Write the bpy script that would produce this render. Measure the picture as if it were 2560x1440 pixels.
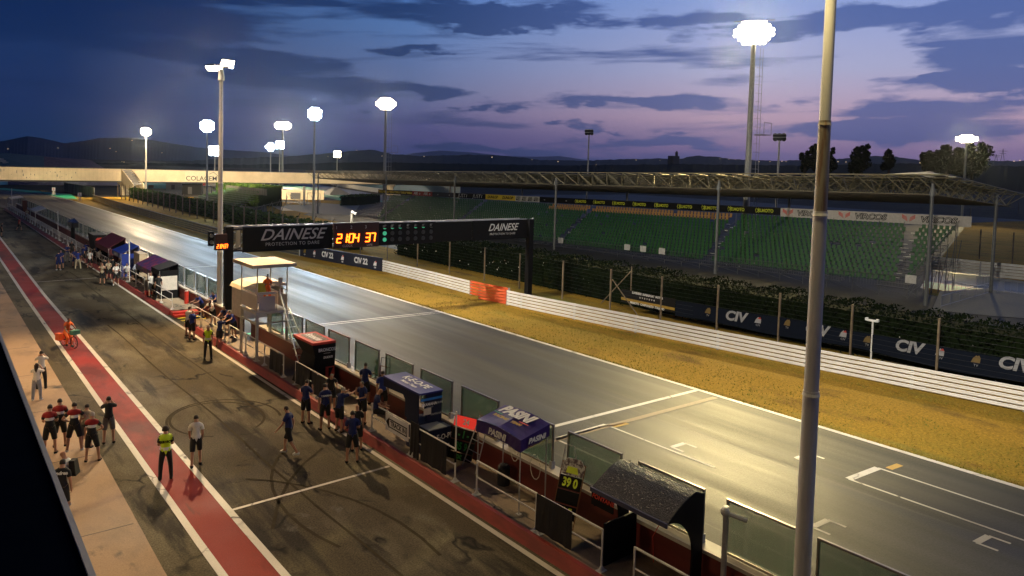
import bpy, bmesh, math, random
from mathutils import Vector, Matrix
random.seed(7)
for o in list(bpy.data.objects): bpy.data.objects.remove(o)
S = bpy.context.scene
COL = S.collection
R = math.radians
# ---------------------------------------------------------------- camera
F, CX, CY, H, K = 1840., 1280., 522., 10.2, .028
_d = Vector((-K, 1., -(381+K*(CX+212)-CY)/F)).normalized()      # world "down" in camera axes (x right, y down, z ahead)
_y = Vector((-212-CX, 381-CY, F)).normalized(); _y = (_y-_d*_y.dot(_d)).normalized()
_x = _d.cross(_y)
if _x.x < 0: _x = -_x
M3 = Matrix((_x, _y, -_d))
cam_d = bpy.data.cameras.new('camera'); cam = bpy.data.objects.new('camera', cam_d); COL.objects.link(cam)
cam.matrix_world = Matrix.Translation((0, 0, H)) @ (M3 @ Matrix(((1, 0, 0), (0, -1, 0), (0, 0, -1)))).to_4x4()
cam_d.lens = F/2560*36; cam_d.sensor_width = 36; cam_d.shift_y = -(720-CY)/2560
cam_d.clip_start = .3; cam_d.clip_end = 30000
S.camera = cam
S.render.resolution_x, S.render.resolution_y = 1024, 576
def ray(px, py): return M3 @ Vector((px-CX, py-CY, F))
def at(px, py, z=0.):
    d = ray(px, py); t = (z-H)/d.z; return Vector((d.x*t, d.y*t, z))
def atX(px, py, X):
    d = ray(px, py); t = X/d.x; return Vector((X, d.y*t, H+d.z*t))
def atY(px, py, Y):
    d = ray(px, py); t = Y/d.y; return Vector((d.x*t, Y, H+d.z*t))
def atD(px, py, D):
    d = ray(px, py).normalized(); return Vector((d.x*D, d.y*D, H+d.z*D))
def drop(Y): return -.0166*(Y-25)        # the eastern stand follows the gentle fall of the site
# ---------------------------------------------------------------- view and sky
S.view_settings.view_transform = 'Standard'; S.view_settings.look = 'None'
S.view_settings.exposure = 0; S.view_settings.gamma = 1
W = bpy.data.worlds.new('World'); S.world = W; W.use_nodes = True
def nodes_sky():
    nt = W.node_tree; N = nt.nodes; L = nt.links; N.clear()
    def n(t, **k):
        x = N.new(t)
        for a, b in k.items(): setattr(x, a, b)
        return x
    def m(op, a, b=None, c=None, clamp=False):
        x = n('ShaderNodeMath', operation=op, use_clamp=clamp)
        for i, v in enumerate((a, b, c)):
            if v is None: continue
            if isinstance(v, (int, float)): x.inputs[i].default_value = v
            else: L.new(v, x.inputs[i])
        return x.outputs[0]
    def ramp(v, st, ip='LINEAR'):
        x = n('ShaderNodeValToRGB'); x.color_ramp.interpolation = ip; e = x.color_ramp.elements
        while len(e) > 1: e.remove(e[0])
        for i, (p, c) in enumerate(st):
            q = e[0] if i == 0 else e.new(p)
            q.position = p; q.color = tuple(srgb(*c))+(1,) if len(c) == 3 else c
        L.new(v, x.inputs[0]); return x.outputs[0]
    def mix(f, a, b):
        x = n('ShaderNodeMix', data_type='RGBA'); L.new(f, x.inputs[0]); L.new(a, x.inputs[6]); L.new(b, x.inputs[7]); return x.outputs[2]
    tc = n('ShaderNodeTexCoord'); sp = n('ShaderNodeSeparateXYZ'); L.new(tc.outputs['Generated'], sp.inputs[0])
    az = m('MULTIPLY', m('ARCTAN2', sp.outputs[0], sp.outputs[1]), 180/math.pi)      # 0 = along the straight, + to the east
    el = m('MULTIPLY', m('ARCSINE', sp.outputs[2]), 180/math.pi)
    e1 = m('DIVIDE', el, 14., clamp=True); e1 = m('MAXIMUM', m('DIVIDE', el, 14.), 0., clamp=True)
    left = ramp(e1, [(0, (30, 58, 98)), (.25, (34, 54, 100)), (.6, (26, 52, 98)), (1, (10, 40, 92))])
    mid = ramp(e1, [(0, (58, 72, 124)), (.18, (90, 82, 136)), (.42, (108, 120, 160)), (.75, (92, 128, 184)), (1, (68, 114, 184))])
    right = ramp(e1, [(0, (84, 84, 144)), (.14, (150, 120, 158)), (.3, (212, 174, 188)), (.55, (182, 182, 214)), (1, (132, 160, 220))])
    f1 = m('DIVIDE', m('SUBTRACT', az, 8.), 26., clamp=True); f2 = m('DIVIDE', m('SUBTRACT', az, 31.), 24., clamp=True)
    base = mix(f2, mix(f1, left, mid), right)
    # clouds: stretched noise in azimuth and elevation
    cv = n('ShaderNodeCombineXYZ'); L.new(m('MULTIPLY', az, .065), cv.inputs[0]); L.new(m('MULTIPLY', m('ADD', el, m('MULTIPLY', az, -.03)), .62), cv.inputs[1])
    nz = n('ShaderNodeTexNoise'); nz.inputs['Scale'].default_value = 1.; nz.inputs['Detail'].default_value = 9; nz.inputs['Roughness'].default_value = .56; nz.inputs['Distortion'].default_value = .35
    L.new(cv.outputs[0], nz.inputs[0]); c = nz.outputs[0]
    wv = n('ShaderNodeCombineXYZ'); L.new(m('MULTIPLY', az, .16), wv.inputs[0]); L.new(m('MULTIPLY', el, .5), wv.inputs[1])
    nw = n('ShaderNodeTexNoise'); nw.inputs['Scale'].default_value = 1.; nw.inputs['Detail'].default_value = 6; nw.inputs['Roughness'].default_value = .6; L.new(wv.outputs[0], nw.inputs[0])
    sw = n('ShaderNodeSeparateColor'); L.new(nw.outputs[1], sw.inputs[0])
    azw = m('ADD', az, m('MULTIPLY', m('SUBTRACT', sw.outputs[0], .5), 14.)); elw = m('ADD', el, m('MULTIPLY', m('SUBTRACT', sw.outputs[1], .5), 4.5))
    def blob(a, e, ra, re, p=1.6):            # a cloud bank centred at azimuth a, elevation e
        x = m('POWER', m('ABSOLUTE', m('DIVIDE', m('SUBTRACT', azw, a), ra)), 2.); y = m('POWER', m('ABSOLUTE', m('DIVIDE', m('SUBTRACT', elw, e), re)), 2.)
        return m('MAXIMUM', m('SUBTRACT', 1., m('ADD', x, y)), 0.)
    bias = m('MULTIPLY', blob(2, 16, 30, 9.5), .26)
    for a, e, ra, re, k in CLOUDS: bias = m('ADD', bias, m('MULTIPLY', blob(a, e, ra, re), k))
    v = m('ADD', c, bias)
    cl = ramp(v, [(.53, (0, 0, 0, 1)), (.66, (1, 1, 1, 1))])
    ccol = mix(f2, ramp(e1, [(0, (28, 46, 80)), (.5, (20, 44, 88)), (1, (6, 32, 78))]), ramp(e1, [(0, (62, 80, 136)), (.4, (58, 84, 146)), (1, (58, 84, 150))]))
    cn = n('ShaderNodeMix', data_type='RGBA'); L.new(m('MULTIPLY', cl, .86), cn.inputs[0]); L.new(base, cn.inputs[6]); L.new(ccol, cn.inputs[7])
    up = m('DIVIDE', m('SUBTRACT', el, 14.), 50., clamp=True)
    out = mix(up, cn.outputs[2], ramp(up, [(0, (30, 48, 96)), (.3, (16, 26, 58)), (1, (8, 13, 34))]))
    # the dusk side opposite the after-glow is darker
    back = m('DIVIDE', m('SUBTRACT', m('ABSOLUTE', m('SUBTRACT', az, 60.)), 70.), 60., clamp=True)
    out = mix(back, out, ramp(e1, [(0, (22, 30, 58)), (1, (10, 18, 44))]))
    bg = n('ShaderNodeBackground'); L.new(out, bg.inputs[0]); bg.inputs[1].default_value = 1.
    o = n('ShaderNodeOutputWorld'); L.new(bg.outputs[0], o.inputs[0])
def lin(c): c /= 255.; return c/12.92 if c <= .04045 else ((c+.055)/1.055)**2.4
def srgb(r, g, b): return (lin(r), lin(g), lin(b))
def azel(px, py):
    d = ray(px, py).normalized(); return math.degrees(math.atan2(d.x, d.y)), math.degrees(math.asin(d.z))
CLOUDS = []
for px, py, w, h, k in [(2330, 285, 330, 75, .34), (2480, 90, 250, 95, .3), (2150, 55, 320, 38, .3), (1760, 50, 150, 30, .26), (950, 222, 200, 22, .3), (1620, 248, 210, 20, .26),
                        (1420, 308, 75, 14, .36), (1250, 372, 260, 20, .3), (1590, 352, 250, 16, .24), (1350, 40, 230, 34, .24), (1010, 125, 110, 14, .26), (620, 165, 250, 45, .24),
                        (1250, 250, 130, 14, .22), (2480, 190, 170, 20, .3), (1000, 30, 420, 40, .24), (300, 60, 520, 90, .2), (1960, 240, 90, 14, .28), (2130, 330, 230, 22, .24)]:
    a0, e0 = azel(px, py); a1, _ = azel(px+w, py); _, e2 = azel(px, py-h); CLOUDS.append((a0, e0, abs(a1-a0)*1.15, abs(e2-e0)*1.25, k*.8))
nodes_sky()
# ---------------------------------------------------------------- lamps of the place
def spot(name, loc, target, power, col, ang=120, blend=.6, size=.35, parent=None):
    l = bpy.data.lights.new(name, 'SPOT'); l.energy = power; l.color = col; l.spot_size = R(ang); l.spot_blend = blend; l.shadow_soft_size = size
    o = bpy.data.objects.new(name, l); COL.objects.link(o); o.location = loc
    o.rotation_euler = (Vector(target)-Vector(loc)).to_track_quat('-Z', 'Y').to_euler()
    if parent:
        o.parent = parent; o.location = Vector(loc)-ORG[parent.name]
    return o
ORG = {}
YEL = (1., .78, .34); WARM = (1., .78, .48); EAVE = (1., .68, .36); COOL = (.6, .82, 1.); WHT = (1., .93, .8)
# ---------------------------------------------------------------- helpers
MATS = {}
def mat(name, col, rough=.6, metal=0., col2=None, scale=4., emit=0., bump=0., stretch=(1, 1, 1), thr=(.35, .65), spec=.5, alpha=1., detail=6, trans=0., coat=0.):
    if name in MATS: return MATS[name]
    m = bpy.data.materials.new(name); m.use_nodes = True; nt = m.node_tree; b = nt.nodes['Principled BSDF']; L = nt.links
    b.inputs['Base Color'].default_value = tuple(col)+(1,); b.inputs['Roughness'].default_value = rough; b.inputs['Metallic'].default_value = metal
    b.inputs['Specular IOR Level'].default_value = spec; b.inputs['Alpha'].default_value = alpha; b.inputs['Transmission Weight'].default_value = trans; b.inputs['Coat Weight'].default_value = coat
    if emit: b.inputs['Emission Color'].default_value = tuple(col)+(1,); b.inputs['Emission Strength'].default_value = emit
    if col2 is None and not emit: col2 = tuple(c*.8 for c in col)
    if col2 is not None:
        tc = nt.nodes.new('ShaderNodeTexCoord'); mp = nt.nodes.new('ShaderNodeMapping'); mp.inputs['Scale'].default_value = stretch
        L.new(tc.outputs['Object'], mp.inputs[0]); nz = nt.nodes.new('ShaderNodeTexNoise'); nz.inputs['Scale'].default_value = scale; nz.inputs['Detail'].default_value = detail; nz.inputs['Roughness'].default_value = .65
        L.new(mp.outputs[0], nz.inputs[0]); rp = nt.nodes.new('ShaderNodeValToRGB'); L.new(nz.outputs[0], rp.inputs[0]); e = rp.color_ramp.elements
        e[0].position, e[1].position = thr; e[0].color = tuple(col)+(1,); e[1].color = tuple(col2)+(1,); L.new(rp.outputs[0], b.inputs['Base Color'])
        if bump:
            bp = nt.nodes.new('ShaderNodeBump'); bp.inputs['Strength'].default_value = bump; bp.inputs['Distance'].default_value = .03; L.new(nz.outputs[0], bp.inputs['Height']); L.new(bp.outputs[0], b.inputs['Normal'])
    MATS[name] = m; return m
def ground_mat(name, layers, rough=(.5, .7), grain=.35, grain_scale=28., bump=.25, crack=None, streak=None, spec=.5):
    """layers: list of (colour, noise scale, stretch, lo, hi) laid one over the other"""
    m = bpy.data.materials.new(name); m.use_nodes = True; nt = m.node_tree; N = nt.nodes; L = nt.links; b = N['Principled BSDF']
    tc = N.new('ShaderNodeTexCoord')
    def noise(sc, st=(1, 1, 1), d=6, r=.6, rot=0):
        mp = N.new('ShaderNodeMapping'); mp.inputs['Scale'].default_value = st; mp.inputs['Rotation'].default_value = (0, 0, rot); L.new(tc.outputs['Object'], mp.inputs[0])
        z = N.new('ShaderNodeTexNoise'); z.inputs['Scale'].default_value = sc; z.inputs['Detail'].default_value = d; z.inputs['Roughness'].default_value = r; L.new(mp.outputs[0], z.inputs[0]); return z.outputs[0]
    def mr(v, a, b_, c=0., d=1.):
        x = N.new('ShaderNodeMapRange'); L.new(v, x.inputs[0])
        for i, q in zip((1, 2, 3, 4), (a, b_, c, d)): x.inputs[i].default_value = q
        return x.outputs[0]
    cur = None
    for i, (c, sc, st, lo, hi) in enumerate(layers):
        if i == 0:
            rgb = N.new('ShaderNodeRGB'); rgb.outputs[0].default_value = tuple(c)+(1,); cur = rgb.outputs[0]; continue
        x = N.new('ShaderNodeMix'); x.data_type = 'RGBA'; L.new(mr(noise(sc, st), lo, hi), x.inputs[0]); L.new(cur, x.inputs[6]); x.inputs[7].default_value = tuple(c)+(1,); cur = x.outputs[2]
    g = noise(grain_scale, d=3, r=.8)
    x = N.new('ShaderNodeMix'); x.data_type = 'RGBA'; x.blend_type = 'MULTIPLY'; x.inputs[0].default_value = 1.; L.new(cur, x.inputs[6])
    gr = mr(g, .3, .7, 1-grain, 1+grain); cc = N.new('ShaderNodeCombineColor'); [L.new(gr, cc.inputs[k]) for k in range(3)]; L.new(cc.outputs[0], x.inputs[7]); cur = x.outputs[2]
    if crack:
        mp = N.new('ShaderNodeMapping'); mp.inputs['Scale'].default_value = (1, .6, 1); L.new(tc.outputs['Object'], mp.inputs[0])
        dn = N.new('ShaderNodeTexNoise'); dn.inputs['Scale'].default_value = 1.5; L.new(mp.outputs[0], dn.inputs[0])
        ad = N.new('ShaderNodeVectorMath'); ad.operation = 'ADD'; L.new(mp.outputs[0], ad.inputs[0]); L.new(dn.outputs[1], ad.inputs[1])
        vo = N.new('ShaderNodeTexVoronoi'); vo.feature = 'DISTANCE_TO_EDGE'; vo.inputs['Scale'].default_value = crack; L.new(ad.outputs[0], vo.inputs[0])
        k = mr(vo.outputs[0], 0., .03, 1., 0.); mk = mr(noise(.35, d=3), .5, .6); mm = N.new('ShaderNodeMath'); mm.operation = 'MULTIPLY'; L.new(k, mm.inputs[0]); L.new(mk, mm.inputs[1])
        x = N.new('ShaderNodeMix'); x.data_type = 'RGBA'; L.new(mm.outputs[0], x.inputs[0]); L.new(cur, x.inputs[6]); x.inputs[7].default_value = (.008, .008, .007, 1); cur = x.outputs[2]
    L.new(cur, b.inputs['Base Color']); L.new(mr(noise(.22, streak or (1, 1, 1), 5), .35, .65, rough[0], rough[1]), b.inputs['Roughness']); b.inputs['Specular IOR Level'].default_value = spec
    bp = N.new('ShaderNodeBump'); bp.inputs['Strength'].default_value = bump; bp.inputs['Distance'].default_value = .02; L.new(g, bp.inputs['Height']); L.new(bp.outputs[0], b.inputs['Normal'])
    MATS[name] = m; return m
def tag(o, label=None, cat=None, group=None, kind=None):
    if label: o['label'] = label
    if cat: o['category'] = cat
    if group: o['group'] = group
    if kind: o['kind'] = kind
    return o
def thing(name, label, cat, loc=(0, 0, 0), rz=0., group=None):
    o = bpy.data.objects.new(name, None); COL.objects.link(o); o.location = loc; o.rotation_euler = (0, 0, rz); o.empty_display_size = .2
    ORG[o.name] = Vector(loc) if not rz else Vector((0, 0, 0)); return tag(o, label, cat, group)
class MB:
    def __init__(s): s.v = []; s.f = []
    def add(s, vs, fs):
        n = len(s.v); s.v += [tuple(v) for v in vs]; s.f += [tuple(i+n for i in f) for f in fs]; return s
    def quad(s, a, b, c, d): return s.add((a, b, c, d), [(0, 1, 2, 3)])
    def hexa(s, b, t):          # bottom four, top four points in the same turn
        return s.add(list(b)+list(t), [(3, 2, 1, 0), (4, 5, 6, 7), (0, 1, 5, 4), (1, 2, 6, 5), (2, 3, 7, 6), (3, 0, 4, 7)])
    def box(s, x0, x1, y0, y1, z0, z1): return s.hexa([(x0, y0, z0), (x1, y0, z0), (x1, y1, z0), (x0, y1, z0)], [(x0, y0, z1), (x1, y0, z1), (x1, y1, z1), (x0, y1, z1)])
    def tube(s, a, b, r, n=6, r2=None, cap=True):
        a = Vector(a); b = Vector(b); r2 = r if r2 is None else r2; d = (b-a)
        if d.length < 1e-6: return s
        d.normalize(); u = d.cross(Vector((0, 0, 1)) if abs(d.z) < .9 else Vector((1, 0, 0))).normalized(); w = d.cross(u)
        vs = [a+(u*math.cos(2*math.pi*i/n)+w*math.sin(2*math.pi*i/n))*r for i in range(n)]+[b+(u*math.cos(2*math.pi*i/n)+w*math.sin(2*math.pi*i/n))*r2 for i in range(n)]
        fs = [(i, (i+1) % n, n+(i+1) % n, n+i) for i in range(n)]
        if cap: fs += [tuple(range(n))[::-1], tuple(range(n, 2*n))]
        return s.add(vs, fs)
    def path(s, pts, r, n=6):
        for a, b in zip(pts, pts[1:]): s.tube(a, b, r, n)
        return s
    def ball(s, c, r, n=8, m=5, sz=1.):
        c = Vector(c); vs = []; fs = []
        for j in range(m+1):
            t = math.pi*j/m
            for i in range(n): vs.append(c+Vector((math.sin(t)*math.cos(2*math.pi*i/n)*r, math.sin(t)*math.sin(2*math.pi*i/n)*r, math.cos(t)*r*sz)))
        for j in range(m):
            for i in range(n): fs.append((j*n+i, j*n+(i+1) % n, (j+1)*n+(i+1) % n, (j+1)*n+i))
        return s.add(vs, fs)
    def prism(s, prof, a, b):   # prof: list of 2-D points already as functions of end a/b -> 3-D callables
        n = len(prof); return s.add([a(p) for p in prof]+[b(p) for p in prof], [(i, (i+1) % n, n+(i+1) % n, n+i) for i in range(n)]+[tuple(range(n))[::-1], tuple(range(n, 2*n))])
    def build(s, name, m, parent=None, smooth=False):
        org = ORG.get(parent.name, Vector((0, 0, 0))) if parent else Vector((0, 0, 0))
        me = bpy.data.meshes.new(name); me.from_pydata([Vector(v)-org for v in s.v], [], s.f); me.update()
        if isinstance(m, str): m = MATS[m]
        me.materials.append(m)
        if smooth: me.shade_smooth()
        o = bpy.data.objects.new(name, me); COL.objects.link(o)
        if parent: o.parent = parent; ORG[o.name] = org
        return o
def one(name, mb, m, label, cat, group=None): return tag(mb.build(name, m), label, cat, group)
def struct(name, mb, m): return tag(mb.build(name, m), kind='structure')
def copy_tree(o, parent=None):
    c = o.copy(); COL.objects.link(c); c.parent = parent
    for ch in o.children: copy_tree(ch, c)
    return c
def sheet(pts, z=None): return MB().add([(p[0], p[1], z if z is not None else p[2]) for p in pts], [tuple(range(len(pts)))])
def text(s, size, m, parent, org, xd, ud, shear=0., bold=0., align='CENTER', xs=1., name='lettering', space=1.):
    """lettering as a thin mesh: org = anchor, xd = reading direction, ud = up direction"""
    cu = bpy.data.curves.new('t', 'FONT'); cu.body = s; cu.size = size; cu.shear = shear; cu.offset = bold; cu.align_x = align; cu.align_y = 'CENTER'; cu.resolution_u = 3; cu.space_character = space
    ob = bpy.data.objects.new('t', cu); COL.objects.link(ob); bpy.context.view_layer.update()
    me = bpy.data.meshes.new_from_object(ob.evaluated_get(bpy.context.evaluated_depsgraph_get()))
    bpy.data.objects.remove(ob); bpy.data.curves.remove(cu)
    po = ORG.get(parent.name, Vector((0, 0, 0))) if parent else Vector((0, 0, 0)); xd = Vector(xd).normalized(); ud = Vector(ud).normalized()
    for v in me.vertices: v.co = Vector(org)-po+xd*v.co.x*xs+ud*v.co.y
    me.materials.clear(); me.materials.append(MATS[m] if isinstance(m, str) else m); me.name = name
    o = bpy.data.objects.new(name, me); COL.objects.link(o)
    if parent: o.parent = parent
    return o
# ---------------------------------------------------------------- materials
SP = {'black': .15, 'navy': .2}
for a in [('white_paint', (.72, .7, .66), .45), ('old_white', (.62, .58, .5), .6), ('galv', (.42, .42, .42), .5, .3), ('column', (.16, .16, .15), .5, .3), ('alu', (.6, .62, .63), .35, .8), ('dark_steel', (.035, .037, .042), .5, .2),
          ('black', (.007, .007, .008), .6), ('black_gloss', (.012, .012, .015), .22), ('red_paint', (.33, .03, .02), .5), ('bright_red', (.62, .05, .03), .45), ('navy', (.01, .016, .05), .5),
          ('blue', (.012, .03, .22), .5), ('blue_hi', (.02, .2, .62), .4), ('purple', (.055, .02, .23), .5), ('white', (.8, .8, .8), .5), ('orange', (.8, .13, .03), .5), ('yellow', (.8, .55, .02), .5),
          ('dark_red', (.09, .008, .01), .6), ('rubber', (.02, .02, .02), .8), ('tan', (.5, .4, .26), .7), ('cream', (.7, .6, .42), .7), ('rust', (.2, .08, .03), .7), ('gold', (.3, .19, .03), .5),
          ('green_seat', (.022, .1, .018), .45), ('green_kerb', (.02, .3, .16), .5), ('orange_seat', (.5, .26, .07), .5), ('teal', (.1, .3, .4), .6), ('grey', (.2, .2, .2), .6), ('darkgrey', (.06, .06, .065), .6),
          ('navy_cloth', (.006, .015, .1), .7), ('royal_cloth', (.01, .03, .22), .7), ('black_cloth', (.012, .012, .013), .8), ('red_cloth', (.3, .012, .012), .7), ('white_cloth', (.7, .68, .64), .8), ('orange_cloth', (.72, .13, .02), .7),
          ('hiviz', (.62, .85, .02), .5), ('denim', (.25, .27, .33), .8), ('greyshort', (.12, .11, .11), .8), ('beige_cloth', (.5, .42, .28), .8), ('hair', (.02, .012, .008), .6), ('grey_hair', (.35, .33, .3), .7),
          ('skin', (.42, .22, .14), .55), ('skin2', (.3, .15, .09), .55), ('shoe_white', (.7, .7, .68), .6), ('trunk', (.05, .035, .02), .9), ('concrete', (.33, .31, .27), .8)]:
    mat(*a, spec=SP.get(a[0], .4))
mat('sign_gold', (.5, .32, .03), .5); mat('mesh_letter', (.27, .27, .28), .6); mat('dim_gold', (.14, .09, .025), .6); mat('hivizband', (.75, .75, .72), .3); mat('silver_letter', (.6, .6, .58), .4)
mat('glass', (.1, .3, .16), .08, trans=.0, alpha=.5, col2=(.08, .24, .13), spec=.5)
mat('wet_black', (.006, .006, .008), .38, bump=1., scale=38, col2=(.02, .022, .03), coat=0., detail=1, spec=.3)
mat('led', (1., .13, .008), emit=7.); mat('led_hot', (1., .36, .05), emit=22.); mat('led_small', (1., .13, .01), emit=7.); mat('screen', (.3, .35, 1.), emit=4.)
mat('lens_green', (.1, .75, .42), .3, emit=.25); mat('lens_off', (.16, .18, .17), .3)
mat('lamp_yel', (1., .82, .5), emit=60.); mat('lamp_cool', (.8, .92, 1.), emit=60.); mat('lamp_warm', (1., .8, .55), emit=50.); mat('house_light', (1., .75, .4), emit=1.2)
mat('red_panel', (.6, .03, .02), emit=.8); mat('digit_green', (.012, .22, .035), .5); mat('digit_yel', (.7, .85, .03), .5)
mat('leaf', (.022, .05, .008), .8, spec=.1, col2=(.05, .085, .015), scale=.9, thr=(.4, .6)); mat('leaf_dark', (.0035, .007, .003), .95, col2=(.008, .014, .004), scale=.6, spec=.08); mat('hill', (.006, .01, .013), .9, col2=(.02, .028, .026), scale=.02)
mat('hill_far_hazed', (.03, .045, .09), .95, col2=(.028, .042, .085), scale=.001); mat('hill_faint_hazed', (.06, .09, .2), .95, col2=(.055, .085, .19), scale=.001)  # far ridges carry the blue of distance haze in their base colour
mat('wall_red', (.16, .022, .016), .55, col2=(.1, .014, .01), scale=1.2, stretch=(1, .3, 2)); mat('kerb_red', (.3, .035, .025), .5, col2=(.16, .02, .015), scale=1.5, stretch=(1, .4, 2))
mat('cloth_black', (.01, .01, .012), .75); mat('bridge', (.74, .62, .42), .7, col2=(.6, .5, .33), scale=.3)
ground_mat('asphalt', [((.078, .064, .038), 1, 1, 0, 0), ((.14, .122, .078), .3, (1, .5, 1), .47, .62), ((.036, .031, .022), .5, (1.8, .25, 1), .52, .62), ((.13, .12, .095), .8, (1, .8, 1), .62, .72)], rough=(.7, .9), crack=.32, grain=.55, spec=.12, grain_scale=20.)
ground_mat('track', [((.036, .035, .026), 1, 1, 0, 0), ((.055, .053, .046), .12, (2.2, .12, 1), .45, .62), ((.022, .022, .023), .16, (3., .05, 1), .49, .62), ((.075, .07, .06), .5, (3, .06, 1), .62, .72)], rough=(.43, .6), grain=.4, streak=(3, .12, 1), bump=.45, spec=.22, grain_scale=15.)
ground_mat('concrete_apron', [((.32, .21, .12), 1, 1, 0, 0), ((.2, .14, .085), .5, (1, .5, 1), .5, .68), ((.38, .29, .19), .3, (1, 1, 1), .55, .7), ((.12, .09, .065), 1.4, (1, .5, 1), .62, .72)], rough=(.6, .8), grain=.18, crack=.12)
ground_mat('red_lane', [((.25, .02, .014), 1, 1, 0, 0), ((.12, .014, .012), .4, (1, .4, 1), .48, .6), ((.09, .02, .02), .8, (2, .3, 1), .6, .7), ((.45, .12, .1), 2.5, (1, 1, 1), .7, .76)], rough=(.6, .8), grain=.2, spec=.2)
ground_mat('dry_grass', [((.29, .17, .02), 1, 1, 0, 0), ((.22, .145, .018), .22, (1, .35, 1), .45, .62), ((.15, .085, .016), .5, (1, .5, 1), .55, .7), ((.13, .14, .03), .18, (1, .3, 1), .6, .72)], rough=(.9, 1.), grain=.5, grain_scale=9., bump=.9, spec=.1)
ground_mat('paint_line', [((.52, .49, .43), 1, 1, 0, 0), ((.4, .36, .3), 1.2, (1, .6, 1), .56, .7)], rough=(.5, .6), grain=.12, crack=.6)
ground_mat('soil', [((.05, .045, .03), 1, 1, 0, 0), ((.035, .03, .022), .1, (1, 1, 1), .45, .6)], rough=(.9, 1), grain=.3, spec=.1)
ground_mat('lot', [((.013, .012, .009), 1, 1, 0, 0), ((.02, .018, .014), .1, (1, 1, 1), .5, .65)], rough=(.7, .8), grain=.2)
ground_mat('platform', [((.26, .2, .13), 1, 1, 0, 0), ((.16, .125, .085), .8, (1, .5, 1), .48, .62), ((.08, .06, .045), 1.5, (1, .5, 1), .6, .72)], rough=(.6, .8), grain=.2, crack=.5)
# ---------------------------------------------------------------- ground
struct('ground', sheet([(-4000, -3000), (12000, -3000), (12000, 14000), (-4000, 14000)], -.06), 'soil')
struct('pit_lane', sheet([(-12, -25), (13.1, -25), (13.1, 168), (-12, 168)], -.002), 'asphalt')
struct('race_track', sheet([(14.9, -30), (28.75, -30), (28.6, 60), (28.3, 200), (26, 235), (15, 268), (-60, 300), (-60, 240), (-4, 205), (9, 185), (14.9, 166)], -.004), 'track')
mb = MB(); ya = [(-30, 4.8), (10, 4.7), (19, 4.66), (35, 4.93), (71, 5.17), (168, 5.6)]
for (y0, x0), (y1, x1) in zip(ya, ya[1:]): mb.hexa([(-12, y0, -.03), (x0+.03, y0, -.03), (x1+.03, y1, -.03), (-12, y1, -.03)], [(-12, y0, .045), (x0, y0, .045), (x1, y1, .045), (-12, y1, .045)])
struct('concrete_pavement', mb, 'concrete_apron')
mb = MB()
for y in range(-20, 160, 6): mb.box(-12, 4.6, y, y+.03, .046, .049)
struct('pavement_joint', mb, 'darkgrey')
struct('red_lane_strip', sheet([(5.86, -30), (6.88, -30), (6.9, 20), (7.02, 40), (7.15, 63), (7.9, 110), (9.6, 168), (8.1, 168), (6.7, 110), (6.16, 63), (6.0, 40), (5.86, 20)], .003), 'red_lane')
def line(pts, w, z=.007): 
    m_ = MB()
    for a, b in zip(pts, pts[1:]):
        a = Vector(a); b = Vector(b); n = Vector((-(b-a).y, (b-a).x)).normalized()*w/2; m_.quad((a.x-n.x, a.y-n.y, z), (b.x-n.x, b.y-n.y, z), (b.x+n.x, b.y+n.y, z), (a.x+n.x, a.y+n.y, z))
    return m_
LN = []
LN.append(line([(5.76, -30), (5.77, 20), (5.9, 40), (6.06, 63), (6.6, 110), (8.0, 168)], .2)); LN.append(line([(6.98, -30), (7.0, 20), (7.12, 40), (7.25, 63), (8.0, 110), (9.7, 168)], .2))
LN.append(line([(12.5, -30), (12.53, 40), (12.62, 100), (12.85, 168)], .17)); LN.append(line([(7.1, 21.35), (12.4, 21.5)], .12)); LN.append(line([(7.4, 70.0), (12.3, 70.3)], .12))
LN.append(line([(15.4, 21.3), (28.6, 21.0)], .22)); LN.append(line([(16.5, 43.75), (28.5, 43.2)], .12)); LN.append(line([(16.5, 43.3), (28.5, 42.75)], .1)); LN.append(line([(16.5, 73.4), (28.4, 73)], .3))
LN.append(line([(28.68, -30), (28.72, 21), (28.6, 60), (28.45, 120), (28.3, 200), (26, 235), (15, 268)], .26))
def grid(px, sz=1.0, long=False):      # painted starting box: front bar with two short legs
    a = at(*px[0]); b = at(*px[1]); d = 5.2 if long else .55
    LN.append(line([(a.x, a.y), (b.x, b.y)], .2 if not long else .26))
    LN.append(line([(a.x, a.y), (a.x, a.y-d)], .1)); LN.append(line([(b.x, b.y), (b.x, b.y-d)], .1))
grid(((2122, 1198), (2195, 1170)), long=True); grid(((2030, 1318), (2070, 1300))); grid(((2440, 1357), (2472, 1340))); grid(((1679, 1118), (1712, 1108))); grid(((1390, 1098), (1515, 1062)), long=True); grid(((1990, 1146), (2025, 1135)))
mm = MB()
for l in LN: mm.add(l.v, l.f)
struct('painted_line', mm, 'paint_line')
mm = MB()
for p in [((2222, 1172), (2250, 1162)), ((1533, 1067), (1568, 1058))]:
    a = at(*p[0]); b = at(*p[1]); l = line([(a.x, a.y), (b.x, b.y)], .25); mm.add(l.v, l.f)
struct('painted_mark', mm, mat('dull_yellow', (.42, .25, .04), .6))
mm = line([(17, 20.1), (28.4, 19.8)], .28); struct('faded_line', mm, mat('faded', (.22, .16, .1), .6))
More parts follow.
